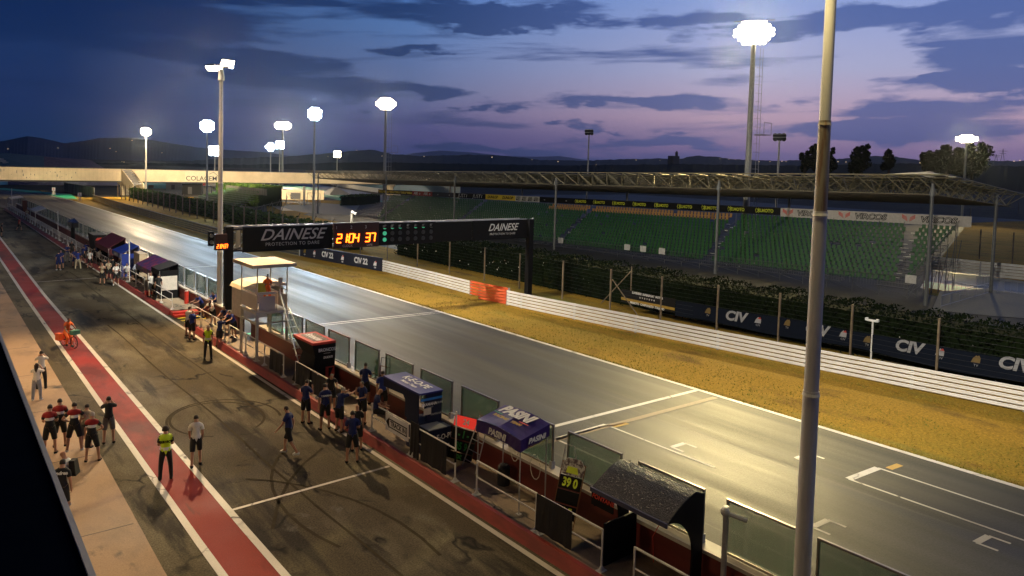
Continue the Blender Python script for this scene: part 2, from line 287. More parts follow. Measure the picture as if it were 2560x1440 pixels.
# tyre marks on the pit lane
mm = MB()
for cx, cy, rr, a0, a1 in [(9.2, 29.5, 1.7, -60, 250), (9.4, 29.3, 2.05, -20, 180), (13.5, 20, 5.2, 130, 205), (16, 14, 9.5, 120, 175), (4.5, 17, 6.2, -10, 60)]:
    pts = [(cx+rr*math.cos(R(a)), cy+rr*1.25*math.sin(R(a))) for a in range(a0, a1+1, 8)]; l = line([p for p in pts if p[0] < 12.4 and p[0] > 7.1], .1, .0055) if len([p for p in pts if 7.1 < p[0] < 12.4]) > 1 else MB(); mm.add(l.v, l.f)
for x0, y0, x1, y1 in [(9.3, 10, 9.0, 50), (10.8, 30, 10.5, 75)]:
    l = line([(x0+(x1-x0)*t/12+.06*math.sin(t*1.3), y0+(y1-y0)*t/12) for t in range(13)], .08, .005); mm.add(l.v, l.f)
struct('tyre_mark', mm, mat('tyre', (.062, .052, .032), .95, spec=.05))
RAILP = [(41, -8), (39.6, 3), (38.32, 10.56), (36.93, 19.63), (35.5, 31), (34.4, 41.13), (33.9, 46)]
RAIL2 = [(34.35, 44.6), (34.7, 53), (34.76, 62.48)]
RAIL3 = [(34.76, 62.5), (33.6, 70), (32.78, 77.19)]
RAIL4 = [(32.7, 77.3), (31.4, 90), (31.0, 103), (31.2, 130), (31.9, 165), (32.9, 200)]
struct('grass', sheet([(28.7, -30), (45, -30), (44, 10), (44.5, 60), (48, 120), (60, 215), (33.2, 215), (29, 262), (27.4, 236), (28.4, 200), (28.5, 60)], -.008), 'dry_grass')
struct('parking_ground', sheet([(44, -30), (230, -30), (260, 230), (60, 222), (48, 120), (44.6, 60)], -.014), 'lot')
struct('field', sheet([(56, 100), (60, 140), (95, 190), (75, 200), (49, 130)], -.006), 'dry_grass')
# kerb at the far bend
struct('green_kerb', MB().add([(28.4, 205, .0), (30.5, 205, .0), (33, 232, .0), (21, 275, .0), (17, 268, .0), (27, 236, .0)], [(0, 1, 2, 3, 4, 5)]).add([(-30, 168, .02), (12.6, 168, .02), (8, 182, .02), (-4, 200, .02), (-30, 205, .02)], [(0, 1, 2, 3, 4)]), 'green_kerb')
# the second leg of the circuit seen beyond the stand, on the right
q = [at(2330, 672), at(2700, 722), at(2700, 790), at(2300, 720)]
struct('far_track', MB().add([(p.x, p.y, .0) for p in q], [(0, 1, 2, 3)]), mat('track_blue', (.045, .05, .06), .45))
q = [at(2345, 655), at(2700, 700), at(2700, 722), at(2330, 672)]; struct('far_verge', MB().add([(p.x, p.y, .004) for p in q], [(0, 1, 2, 3)]), 'dry_grass')
q = [at(2310, 702), at(2700, 765), at(2700, 790), at(2310, 718)]; struct('far_kerb', MB().add([(p.x, p.y, .006) for p in q], [(0, 1, 2, 3)]), 'green_kerb')
q = [at(2310, 718), at(2700, 790), at(2700, 815), at(2320, 735)]; struct('verge', MB().add([(p.x, p.y, .008) for p in q], [(0, 1, 2, 3)]), 'dry_grass')
q = [at(2420, 560), at(2700, 550), at(2700, 700), at(2345, 655)]; struct('bank', MB().add([(p.x, p.y, .3 if i < 2 else .01) for i, p in enumerate(q)], [(0, 1, 2, 3)]), 'dry_grass')
# ---------------------------------------------------------------- pit wall and platform
WX, WT, PZ = 14.65, 1.2, .3
struct('platform', MB().box(13.0, WX+.1, -25, 47.4, -.02, PZ).box(13.0, WX+.1, 51.2, 166, -.02, PZ), 'platform')
kb = thing('raised_kerb', 'long red painted kerb step along the pit lane edge', 'kerb', (12.8, 20, 0))
for y0, y1 in ((-25, 47.4), (51.2, 166)):
    MB().hexa([(12.72, y0, 0), (12.997, y0, 0), (12.997, y1, 0), (12.72, y1, 0)], [(12.86, y0, PZ+.003), (12.997, y0, PZ+.003), (12.997, y1, PZ+.003), (12.86, y1, PZ+.003)]).build('kerb_face', 'kerb_red', kb)
st = thing('red_step', 'bright red step block where the platform breaks off', 'step', (13.5, 51, 0))
MB().box(12.9, 14.5, 50.6, 51.19, 0, .24).box(12.9, 13.6, 50.1, 50.6, 0, .14).build('tread', 'bright_red', st)
mm = MB()
for y in (48.0, 48.9, 49.7): mm.box(13.0, 14.5, y, y+.28, .0, .012)
struct('yellow_stripe', mm, 'yellow')
wl = thing('pit_wall', 'dark red concrete wall with a pale ledge between pit lane and track', 'wall', (14.8, 20, 0))
m1, m2 = MB(), MB()
for y0, y1 in ((-25, 41.2), (43.3, 166)):
    m1.box(WX, 15.02, y0, y1, -.02, WT-.09); m2.box(WX-.05, 15.08, y0-.02, y1+.02, WT-.09, WT)
m1.build('wall_body', 'wall_red', wl); m2.build('ledge', mat('ledge', (.5, .47, .4), .5, col2=(.34, .3, .25), scale=1.5, stretch=(1, .4, 1)), wl)
MB().box(14.75, 14.95, 43.3, 44.6, PZ, 1.05).build('padding', 'old_white', wl)
one('green_mat', MB().box(14.7, 17.5, 40.9, 43.4, .0, .02), mat('bright_green', (.03, .5, .2), .5), 'bright green floor patch seen through the gap in the pit wall', 'mat')
# glass screens
XS = 14.86
def make_screen():
    g = thing('glass_screen', '', 'screen'); w = 2.12; zb, zt = WT+.02, 2.5
    MB().box(-.03, .03, -w/2, -w/2+.05, zb, zt).box(-.03, .03, w/2-.05, w/2, zb, zt).box(-.032, .032, -w/2, w/2, zt, zt+.05).box(-.032, .032, -w/2, w/2, zb, zb+.06).build('frame', mat('frame', (.36, .33, .27), .3, .7), g)
    MB().box(-.008, .008, -w/2+.05, w/2-.05, zb+.06, zt).build('pane', 'glass', g)
    MB().box(-.07, .07, -w/2-.02, -w/2+.1, WT, WT+.22).build('bracket', 'galv', g)
    return g
scr = make_screen()
tops = [(2045, 1344), (1818, 1248), (1597, 1154), (1421, 1078), (1275, 1017), (1155, 965), (1053, 921), (965, 883), (889, 850), (822, 822), (765, 797), (715, 776)]
ys = []
for px, py in tops:
    a = atX(px, py, XS); ys.append(a.y-1.06)
SL = {0: 'glass screen at the lower right edge of the view, just past the tall pole', 1: 'glass screen beside the small camera post', 2: 'glass screen standing behind the curved black shelter', 3: 'glass screen behind the tall board of yellow digits',
      4: 'glass screen half hidden behind the purple tent', 5: 'glass screen above the red panel showing 24', 6: 'glass screen behind the roof of the dark blue team stand', 7: 'glass screen behind the two men in blue on the platform',
      8: 'glass screen next to the small pit board with a yellow mark', 9: 'glass screen right of the red and black team box', 10: 'glass screen behind the red and black team box', 11: 'glass screen behind the aluminium ladder'}
last = ys[-1]; far = []
y = last+2.55
while y < 164:
    if not 40.6 < y < 46.6: far.append(y)
    y += 2.62 if y < 60 else 2.75
for i, yy in enumerate(ys+far):
    g = scr if i == 0 else copy_tree(scr); g.location = (XS, yy, 0)
    g['label'] = SL.get(i, 'small far glass screen in the long row on top of the pit wall'); g['group'] = 'glass screens along the pit wall'
# ---------------------------------------------------------------- railings along the platform edge
RX = 13.12
def railing(y0, y1, label, h=1.05, posts=None, name='railing', cover=None):
    t = thing(name, label, 'railing', (RX, (y0+y1)/2, PZ), group='white railings along the platform'); r = .026
    mt = 'white_paint'
    MB().tube((RX, y0, PZ+h), (RX, y1, PZ+h), r).tube((RX, y0, PZ+h*.52), (RX, y1, PZ+h*.52), r*.8).build('rail', mt, t)
    ps = posts or ([y0, y1] if y1-y0 < 3 else [y0, (y0+y1)/2, y1])
    for p in ps:
        MB().tube((RX, p, PZ), (RX, p, PZ+h+.01), r).box(RX-.12, RX+.12, p-.09, p+.09, PZ, PZ+.02).hexa([(RX-.1, p-.02, PZ+.02), (RX+.1, p-.02, PZ+.02), (RX+.1, p+.02, PZ+.02), (RX-.1, p+.02, PZ+.02)], [(RX-.03, p-.02, PZ+.13), (RX+.03, p-.02, PZ+.13), (RX+.03, p+.02, PZ+.13), (RX-.03, p+.02, PZ+.13)]).build('post', mt, t)
    return t
def ry(px, py): return atX(px, py, RX).y
railing(7.5, 11.2, 'white railing at the bottom edge of the photo in front of the black shelter')
railing(12.25, 16.75-2.2, 'white railing with rounded end beside the tall pit board')
railing(14.75, 17.5, 'white railing in front of the purple tent')
r3 = railing(18.65, 21.15, 'white railing with a tall upright pole and black drapes')
MB().tube((RX, 18.65, PZ+1), (RX, 18.65, PZ+2.25), .025).tube((RX, 18.65, PZ+2.15), (RX+.05, 19.0, PZ+2.1), .02).build('tall_upright', 'white_paint', r3)
MB().tube((RX, 18.65, PZ+.62), (RX, 18.65, PZ+.98), .034).build('tape', 'black', r3)
r4 = railing(21.35, 24.1, 'white railing carrying the TRACK IN arrow sign')
r5 = railing(26.6, 31.2, 'white railing below the red and black team box, men in blue leaning on it')
r6 = railing(32.6, 40.2, 'long white railing below the marshal tower', posts=[32.6, 35.0, 37.6, 40.2])
railing(41.0, 47.2, 'white railing with men in blue leaning over beside the black gantry post', posts=[41, 43.2, 45.3, 47.2])
railing(51.6, 57.6, 'white railing in front of the man in the red shirt', posts=[51.6, 54.4, 57.6])
railing(59.2, 65.0, 'white railing beside the crowd at the striped shelter', posts=[59.2, 62, 65])
yy = 66.5; k = 0
while yy < 160:
    t = railing(yy, yy+5.2, 'far white barred railing on the red kerb of the pit wall', posts=[yy, yy+2.6, yy+5.2])
    m_ = MB()
    for j in (1.0, 1.8, 3.4, 4.2): m_.tube((RX, yy+j, PZ+.55), (RX, yy+j, PZ+1.04), .025, 4)
    m_.build('bars', 'white_paint', t); yy += 5.75
# sign, drapes on the railings
sg = thing('direction_sign', 'white TRACK IN sign with a black arrow hanging on the railing', 'sign', (RX-.05, 22.1, .9))
sx = RX-.045; MB().box(sx-.01, sx+.01, 21.42, 23.0, PZ+.42, PZ+1.03).build('board', 'white', sg)
mb = MB(); f = sx-.015
mb.add([(f, 22.95, PZ+.72), (f, 22.72, PZ+.93), (f, 22.72, PZ+.51)], [(0, 1, 2)])
for a, b, c, d in ((21.5, 22.72, .84, .88), (21.5, 22.72, .56, .6), (21.5, 21.54, .56, .88)): mb.box(f-.002, f+.002, a, b, PZ+c, PZ+d)
mb.build('arrow', 'black', sg); text('TRACK IN', .24, 'black', sg, (f-.004, 22.1, PZ+.72), (0, -1, 0), (0, 0, 1), bold=.008, xs=.98)
def drape(y0, y1, z0, z1, label, name='black_drape'):
    m_ = MB(); n = 8
    for i in range(n):
        a = y0+(y1-y0)*i/n; b = y0+(y1-y0)*(i+1)/n; o1 = .03*math.sin(i*1.9); o2 = .03*math.sin((i+1)*1.9)
        m_.hexa([(RX-.05-o1, a, z0), (RX-.035-o1, a, z0), (RX-.035-o2, b, z0), (RX-.05-o2, b, z0)], [(RX-.04, a, z1), (RX-.025, a, z1), (RX-.025, b, z1), (RX-.04, b, z1)])
    return one(name, m_, 'cloth_black', label, 'cloth')
drape(13.3, 14.7, .38, 1.38, 'black cloth hung on the railing between the tent and the yellow digit board')
drape(19.1, 20.6, .36, 1.34, 'black cloth on the railing under the green lit pit board'); drape(20.75, 21.3, .3, 1.5, 'tall black box cover at the corner of the dark blue team stand')
drape(29.6, 31.1, .4, 1.36, 'black cloth on the railing below the red and black team box'); drape(27.9, 29.4, .4, 1.3, 'black cloth on the railing behind the man in blue seen from the back'); drape(32.7, 34.2, .35, 1.3, 'black cloth on the railing at the foot of the ladder')
# ---------------------------------------------------------------- team stands on the platform
def box_stand():
    t = thing('team_box', 'black team box with red roof lettered BRONCOS', 'team stand', (13.9, 31, PZ)); X0, X1, Y0, Y1, Z = 13.35, 14.42, 29.95, 32.05, 2.38
    MB().hexa([(X0+.05, Y0+.1, PZ), (X1, Y0+.1, PZ), (X1, Y1-.1, PZ), (X0-.1, Y1-.1, PZ)], [(X0+.12, Y0+.02, 1.75), (X1, Y0+.02, 1.75), (X1, Y1-.75, 1.75), (X0+.12, Y1-.75, 1.75)]).hexa([(X0+.12, Y0+.02, 1.752), (X1, Y0+.02, 1.752), (X1, Y1-.75, 1.752), (X0+.12, Y1-.75, 1.752)], [(X0, Y0, Z-.1), (X1, Y0, Z-.1), (X1, Y1, Z-.1), (X0, Y1, Z-.1)]).build('cabinet', 'black', t)
    rf = MB().box(X0-.01, X1+.01, Y0-.01, Y1+.01, Z-.1, Z).build('roof', 'bright_red', t)
    MB().box(X0+.2, X1-.16, Y0+.28, Y1-.25, Z, Z+.006).build('roof_print', mat('speckle', (.03, .03, .03), .5, col2=(.3, .26, .2), scale=14, thr=(.5, .56)), rf)
    text('Broncos', .5, 'white', rf, ((X0+X1)/2, (Y0+Y1)/2+.02, Z+.012), (0, -1, 0), (1, 0, 0), bold=.02, xs=.85)
    MB().box(X0+.62, X1-.04, Y0+.0, Y0+.012, PZ+.02, 1.25).build('red_door', 'red_paint', t); MB().hexa([(X0+.75, Y0-.012, .8), (X0+.79, Y0-.012, .8), (X0+.79, Y0-.004, .8), (X0+.75, Y0-.004, .8)], [(X0+.75, Y0-.012, 1.2), (X1-.1, Y0-.012, 1.2), (X1-.1, Y0-.004, 1.2), (X0+.75, Y0-.004, 1.2)]).build('door_line', 'black', t)
    text('BRONCOS', .2, 'white', t, (X0+.67, Y0-.012, 2.02), (1, 0, 0), (0, 0, 1), bold=.006, xs=.85); text('RACING TEAM', .05, 'white', t, (X0+.67, Y0-.012, 1.87), (1, 0, 0), (0, 0, 1)); text('DUCATI', .13, 'white', t, (X0+.72, Y0-.008, 1.68), (1, 0, 0), (0, 0, 1), bold=.006, shear=.15, xs=.9)
box_stand()
def keope():
    t = thing('team_stand', 'dark blue team stand with desk and roof lettered KEOPE', 'team stand', (13.8, 22.4, PZ)); X0, X1, Y0, Y1, Z = 13.38, 14.3, 21.2, 23.75, 2.4
    MB().box(X0+.3, X1, Y0+.04, Y0+.1, PZ, Z-.06).box(X1-.05, X1-.001, Y0+.1, Y0+1.1, PZ, Z-.06).box(X0+.05, X1-.05, Y0+.1, Y0+.95, PZ, 1.32).box(X0+.04, X0+.3, Y0+.04, Y0+.1, PZ, 1.35).build('cabinet', 'navy', t)
    rf = MB().hexa([(X0-.02, Y0, Z-.06), (X1+.02, Y0, Z-.06), (X1+.02, Y1, Z-.02), (X0-.02, Y1, Z-.02)], [(X0-.02, Y0, Z), (X1+.02, Y0, Z), (X1+.02, Y1, Z+.04), (X0-.02, Y1, Z+.04)]).build('roof', mat('roof_blue', (.006, .01, .16), .45, col2=(.009, .014, .2), scale=2), t)
    text('K-E-O-PE', .44, 'white', rf, ((X0+X1)/2+.12, (Y0+Y1)/2-.1, Z+.035), (0, -1, -.016), (1, 0, 0), bold=.012, xs=.95); text('Motor Team', .2, 'white', rf, ((X0+X1)/2-.2, (Y0+Y1)/2-.1, Z+.035), (0, -1, -.016), (1, 0, 0), bold=.006)
    MB().box(X0+.02, X1-.02, Y0-.008, Y0+.002, Z-.28, Z-.2).build('light_stripe', 'blue_hi', t)
    text('YAMAHA', .14, 'white', t, (X0+.4, Y0-.01, Z-.42), (1, 0, 0), (0, 0, 1), bold=.005, xs=.95); text('RACING', .05, 'white', t, (X0+.4, Y0-.01, Z-.53), (1, 0, 0), (0, 0, 1), space=1.6); text('KEOPE', .09, 'white', t, (X0+.78, Y0-.01, Z-.42), (1, 0, 0), (0, 0, 1))
    MB().tube((X0+.12, Y0-.014, Z-.42), (X0+.12, Y0-.004, Z-.42), .065, 14).build('round_emblem', 'white', t)
    MB().box(X0+.02, X0+.92, Y0+.02-.6, Y0+.0, PZ, 1.28).build('desk_body', 'navy', t); MB().box(X0-.02, X0+.72, Y0-.62, Y0+.0, 1.28, 1.31).build('desk_top', mat('desk', (.22, .23, .26), .5), t)
    MB().box(X0+.15, X0+.45, Y0-.012, Y0-.002, 1.62, 1.85).build('sticker', 'old_white', t); text('YAMAHA', .11, 'silver_letter', t, (X0+.65, Y0-.012, 1.6), (1, 0, 0), (0, 0, 1))
    text('K-E-O-PE', .26, 'white', t, (X0+.52, Y0-.615, .98), (1, 0, 0), (0, 0, 1), bold=.004, xs=.85); text('Motor Team', .16, 'white', t, (X0+.5, Y0-.615, .68), (1, 0, 0), (0, 0, 1), xs=.9)
    m_ = MB(); pr = [(Y0+.1, 1.35), (Y0+.1, Z-.06), (Y1, Z-.02), (Y1, Z-.35), (Y0+1.15, Z-.3), (Y0+1., Z-.45), (Y0+1., 1.35)]
    m_.prism(pr, lambda p: (X0+.0, p[0], p[1]), lambda p: (X0+.03, p[0], p[1])); m_.build('side_wing', 'navy', t)
keope()
def tent():
    t = thing('canopy_tent', 'purple canopy tent on thin poles lettered PASINI RACING TEAM', 'tent', (14, 17.2, PZ)); X0, X1, Y0, Y1 = 13.32, 14.42, 15.72, 17.85
    g = {}; m_ = MB(); nx, ny = 6, 8
    def pz(i, j): u = i/nx; v = j/ny; return 2.48+.26*u+.09*math.sin(math.pi*v)-.05*math.sin(math.pi*u)*abs(math.sin(2*math.pi*v))
    for j in range(ny+1):
        for i in range(nx+1): m_.v.append((X0+(X1-X0)*i/nx, Y0+(Y1-Y0)*j/ny, pz(i, j)))
    for j in range(ny):
        for i in range(nx): a = j*(nx+1)+i; m_.f.append((a, a+1, a+nx+2, a+nx+1))
    def val(a, b, n=8):
        for k in range(n):
            p = Vector(a).lerp(Vector(b), k/n); q_ = Vector(a).lerp(Vector(b), (k+1)/n); w = lambda s: .025*math.sin(s*1.7); nrm = Vector((-(Vector(b)-Vector(a)).y, (Vector(b)-Vector(a)).x, 0)).normalized()
            m_.quad(p, q_, q_+nrm*w(k+1)-Vector((0, 0, .36)), p+nrm*w(k)-Vector((0, 0, .36)))
    val((X0, Y0, pz(0, 0)), (X0, (Y0+Y1)/2, pz(0, 4)), 5); val((X0, (Y0+Y1)/2, pz(0, 4)), (X0, Y1, pz(0, 8)), 5); val((X0, Y0, pz(0, 0)), (X1, Y0, pz(6, 0)), 5); val((X1, Y0, pz(6, 0)), (X1, Y1, pz(6, 8)), 6); val((X0, Y1, pz(0, 8)), (X1, Y1, pz(6, 8)), 5)
    c = m_.build('canopy', mat('tent_cloth', (.035, .013, .15), .4, col2=(.028, .011, .12), scale=3), t, smooth=False)
    u = (X1-X0, 0, .26); text('PASINI', .52, 'white', c, (14.06, 16.82, 2.8), (0, -1, .0), u, bold=.03, shear=.25, xs=.93); text('RACING   TEAM', .15, 'sign_gold', c, (13.68, 16.82, 2.71), (0, -1, 0), u, bold=.01, shear=.2, xs=1.2)
    for yy, xs, cc in ((17.4, .3, 'green_kerb'), (16.2, .3, 'bright_red')): MB().box(13.79, 13.84, yy-.2, yy+.2, 2.735, 2.74).build('colour_flash', cc, c)
    text('PASINI', .27, 'white', c, (X0-.035, 16.8, 2.34), (0, -1, 0), (0, 0, 1), bold=.012, shear=.25, xs=1.05); text('RACING   TEAM', .09, 'gold', c, (X0-.035, 16.75, 2.18), (0, -1, 0), (0, 0, 1), shear=.2, xs=1.3)
    text('PASINI', .21, 'white', c, ((X0+X1)/2+.03, Y0-.035, 2.42), (1, 0, .08), (0, 0, 1), bold=.01, shear=.25, xs=1.05); text('RACING TEAM', .09, 'gold', c, ((X0+X1)/2+.03, Y0-.035, 2.27), (1, 0, .08), (0, 0, 1), shear=.2, xs=1.2)
    for x, y_ in ((X0+.04, Y0+.05), (X0+.04, Y1-.05), (X1-.06, Y0+.05), (X1-.06, Y1-.05)): MB().tube((x, y_, PZ), (x, y_, 2.42), .02).box(x-.07, x+.07, y_-.07, y_+.07, PZ, PZ+.015).build('pole', 'galv', t)
    m_ = MB()
    for k, (cy, cz, rr) in enumerate(((17.4, 1.35, .3), (17.3, 1.5, .2), (16.4, 1.2, .38))):
        pts = [Vector((14.5, cy+rr*.6*math.sin(a*.5), cz+rr*math.cos(a*.5))) for a in range(0, 13)]; m_.path(pts, .012, 4)
    m_.build('cable_loop', 'old_white', t)
tent()
ld = thing('folding_ladder', 'thin folding ladder leaning on the wall left of the purple tent', 'ladder', (14.3, 18.9, PZ))
MB().path([(14.0, 19.5, PZ), (14.45, 19.2, 2.0)], .02, 5).path([(14.0, 18.75, PZ), (14.45, 18.7, 2.0)], .02, 5).build('side_rail', 'galv', ld)
m_ = MB(); [m_.tube((14.0+.45*t_, 19.5-.3*t_, PZ+1.7*t_), (14.0+.45*t_, 18.75-.05*t_, PZ+1.7*t_), .015, 5) for t_ in (.15, .35, .55, .75)]; m_.build('rung', 'galv', ld)
def shelter():
    t = thing('curved_shelter', 'black shelter with a wet curved roof and red FONTANE lettering', 'team stand', (14, 11.6, PZ)); Y0, Y1 = 10.35, 12.75
    pr = [(13.2+1.35*k/9, 2.22+.5*math.sin(math.pi/2*min(1, k/9*1.15))-(.07*max(0, k-7))) for k in range(10)]
    m_ = MB()
    for (xa, za), (xb, zb) in zip(pr, pr[1:]): m_.hexa([(xa, Y0, za-.035), (xb, Y0, zb-.035), (xb, Y1, zb-.035), (xa, Y1, za-.035)], [(xa, Y0, za), (xb, Y0, zb), (xb, Y1, zb), (xa, Y1, za)])
    m_.build('curved_roof', 'wet_black', t); m_ = MB()
    for _ in range(1100):
        k = random.uniform(1.2, 8.9); i_ = int(k); x = pr[i_][0]*(1-k+i_)+pr[i_+1][0]*(k-i_); z = pr[i_][1]*(1-k+i_)+pr[i_+1][1]*(k-i_); m_.ball((x, random.uniform(Y0+.03, Y1-.03), z), random.uniform(.005, .013), 5, 3)
    o = m_.build('water_drops', mat('drops', (.75, .75, .7), .12, .8), t); o['kind'] = 'stuff'
    MB().box(13.16, 13.2, Y0-.02, Y1+.02, 2.13, 2.24).build('gutter', mat('gutter', (.07, .075, .13), .35), t)
    for yy, nm in ((Y0, 'side_panel'), (Y1-.05, 'side_panel')):
        cut = [(13.25, 2.2)]+[(13.25+.95*math.sin(a*math.pi/16), 2.2-1.0*(1-math.cos(a*math.pi/16))) for a in range(1, 9)]+[(14.15, .3), (14.58, .3), (14.58, 2.6)]+[(x, z-.03) for x, z in pr[::-1]][1:-1]
        MB().prism(cut, lambda p: (p[0], yy, p[1]), lambda p: (p[0], yy+.045, p[1])).build(nm, 'black', t)
    MB().box(13.3, 14.2, Y1-.01, Y1+.0, 1.7, 2.12).build('name_panel', 'black', t)
    text('FONTANE', .16, 'bright_red', t, (13.155, 12.32, 2.06), (0, -1, 0), (0, 0, 1), shear=.25, bold=.006); MB().box(13.165, 13.2, 11.98, 12.72, 1.82, 2.13).build('fascia', 'black', t)
    MB().box(13.3, 14.5, Y1-.4, Y1-.35, PZ, 1.4).build('inner_panel', 'black', t); MB().box(14.5, 14.62, Y0+.1, Y1-.1, 1.1, 1.2).build('shelf', 'old_white', t)
    MB().path([(14.3, 11.4, 2.4), (14.3, 11.38, 1.6), (14.25, 11.6, 1.1), (14.2, 11.5, .5)], .01, 4).build('cable', 'bright_red', t)
shelter()
# pit boards
def pit_board(label, c, rows, col, top=None, w=.62, h=1.9, lean=.25, topm='red_panel', toptext=None, nm='pit_board'):
    t = thing(nm, label, 'pit board', (c[0], c[1], c[2]))
    ud = Vector((lean, 0, 1)).normalized(); xd = Vector((.35, -1, 0)).normalized(); o = Vector(c)
    def P_(u, v, d=0): return o+xd*u+ud*v+Vector((-1, -.35, 0)).normalized()*d
    MB().path([P_(-w/2, 0), P_(-w/2, h), P_(w/2, h), P_(w/2, 0), P_(-w/2, 0)], .016, 5).build('frame', 'rust' if top is None else 'dark_steel', t)
    if top is not None:
        MB().hexa([P_(-w/2, h-.36), P_(w/2, h-.36), P_(w/2, h-.36, .02), P_(-w/2, h-.36, .02)], [P_(-w/2, h), P_(w/2, h), P_(w/2, h, .02), P_(-w/2, h, .02)]).build('top_panel', topm, t)
        if toptext: text(toptext, .26, 'white', t, P_(0, h-.18, .03), xd, ud, bold=.01)
    z = h-.42 if top is not None else h-.36
    for r_ in rows:
        MB().hexa([P_(-w/2+.02, z-.36, 0), P_(w/2-.02, z-.36, 0), P_(w/2-.02, z-.36, .015), P_(-w/2+.02, z-.36, .015)], [P_(-w/2+.02, z, 0), P_(w/2-.02, z, 0), P_(w/2-.02, z, .015), P_(-w/2+.02, z, .015)]).build('number_panel', 'black', t)
        if r_: text(r_, .33, col, t, P_(0, z-.18, .025), xd, ud, bold=.014, xs=.8)
        z -= .4
    return t, P_
b1, P1 = pit_board('tall pit board with yellow digits 39 0 and 35 5 beside the black shelter', (13.85, 14.5, PZ), ['39 0', None, '35 5'], 'digit_yel', None, w=.72, h=1.75)
MB().prism([(-.33, 1.42), (-.36, 1.68), (-.22, 1.88), (.2, 1.88), (.36, 1.7), (.34, 1.42)], lambda p: P1(p[0], p[1]), lambda p: P1(p[0], p[1], .03)).build('crest_panel', mat('crest', (.5, .48, .45), .4, col2=(.08, .05, .06), scale=9, thr=(.45, .55)), b1)
MB().prism([(-.18, 1.48), (-.16, 1.66), (.14, 1.66), (.2, 1.48)], lambda p: P1(p[0], p[1], .032), lambda p: P1(p[0], p[1], .04)).build('crest_flash', 'digit_yel', b1); MB().path([P1(-.36, 1.68), P1(-.38, 2.2), P1(-.1, 2.2), P1(.02, 1.88)], .016, 5).build('carry_handle', 'galv', b1)
pit_board('dark pit board with green digits 35 9 and P5 under a red panel reading 24', (14.2, 20.0, PZ), ['- 1 -', '35 9', 'P5'], 'digit_green', True, w=1.0, h=1.45, toptext='24')
b3, P3 = pit_board('small pit board with a yellow mark held up on the wall by men in blue', (14.75, 26.2, 1.2), ['N'], 'digit_yel', None, w=.5, h=.8, lean=.1); MB().path([P3(-.28, 0), P3(-.24, 1.15), P3(.2, 1.15), P3(.26, .8)], .014, 5).build('carry_handle', 'dark_steel', b3)
# far team stands
def canopy(name, label, Y, L, X0, X1, zt, m_, extra=None, zl=2.0):
    t = thing(name, label, 'team stand', ((X0+X1)/2, Y, PZ)); MB().hexa([(X0, Y-L/2, zl), (X1, Y-L/2, zt), (X1, Y+L/2, zt), (X0, Y+L/2, zl)], [(X0, Y-L/2, zl+.05), (X1, Y-L/2, zt+.05), (X1, Y+L/2, zt+.05), (X0, Y+L/2, zl+.05)]).build('roof', m_, t)
    MB().box(X0, X0+.03, Y-L/2, Y+L/2, zl-.35, zl).build('valance', m_, t); MB().box(X0+.1, X1, Y-L/2, Y-L/2+.05, PZ, zl).box(X1-.05, X1, Y-L/2, Y+L/2, PZ, zt).build('screen_wall', m_, t)
    for y_ in (Y-L/2+.05, Y+L/2-.05): MB().tube((X0+.05, y_, PZ), (X0+.05, y_, zl), .02).build('pole', 'galv', t)
    return t
t = canopy('team_canopy', 'dark shelter with a blue and red patterned roof above the crowd', 60.3, 4.6, 13.25, 14.6, 2.65, mat('patterned', (.012, .012, .06), .5, col2=(.14, .015, .03), scale=2.2, thr=(.5, .56)))
t = canopy('team_canopy', 'arched black shelter with white panels next to the man in the red shirt', 56.9, 2.2, 13.3, 14.6, 2.7, 'black', zl=2.3); MB().box(13.4, 14.5, 55.75, 55.79, .9, 1.9).build('white_panel', 'old_white', t); text('010', .5, 'digit_yel', t, (13.28, 56.9, 1.1), (0, -1, 0), (0, 0, 1), bold=.02)
one('cabinet', MB().box(14.0, 14.6, 64.9, 66.9, PZ, 2.5), 'tan', 'pale yellow cabinet on the platform right of the blue canopy', 'cabinet')
t = canopy('team_canopy', 'blue canopy with white lettering in the far row of team stands', 69.6, 3.4, 13.2, 14.6, 2.8, mat('canopy_blue', (.012, .035, .25), .45), zl=2.2); text('YAMAHA', .4, 'white', t, (13.17, 69.6, 2.05), (0, -1, 0), (0, 0, 1), bold=.02)
t = canopy('team_canopy', 'dark red canopy in the far row of team stands', 76, 6, 13.2, 14.6, 3.0, 'dark_red', zl=2.1)
t = thing('team_box', 'tall black team box with a red logo far along the wall', 'team stand', (13.9, 82, PZ)); MB().hexa([(13.5, 80.4, PZ), (14.5, 80.4, PZ), (14.5, 83.2, PZ), (13.6, 83.2, PZ)], [(13.25, 80.2, 2.7), (14.5, 80.2, 2.7), (14.5, 83.6, 2.7), (13.3, 83.6, 2.7)]).build('cabinet', 'black', t); MB().hexa([(13.4, 80.16, 2.2), (13.8, 80.16, 2.2), (13.8, 80.19, 2.2), (13.4, 80.19, 2.2)], [(13.55, 80.16, 2.45), (13.95, 80.16, 2.45), (13.95, 80.19, 2.45), (13.55, 80.19, 2.45)]).build('logo', 'bright_red', t)
t = thing('tv_camera', 'black broadcast camera on its pedestal on the far platform', 'camera', (13.9, 97, PZ)); MB().hexa([(13.6, 95.5, 2.2), (14.3, 95.5, 2.2), (14.3, 98.5, 2.5), (13.6, 98.5, 2.3)], [(13.6, 95.5, 2.8), (14.3, 95.5, 2.8), (14.3, 98.5, 3.1), (13.6, 98.5, 2.7)]).tube((13.95, 95.1, 2.5), (13.95, 95.5, 2.5), .3, 10).build('camera_body', 'black_gloss', t); MB().tube((13.95, 97, PZ), (13.95, 97, 2.3), .22, 8).build('pedestal', 'black', t)
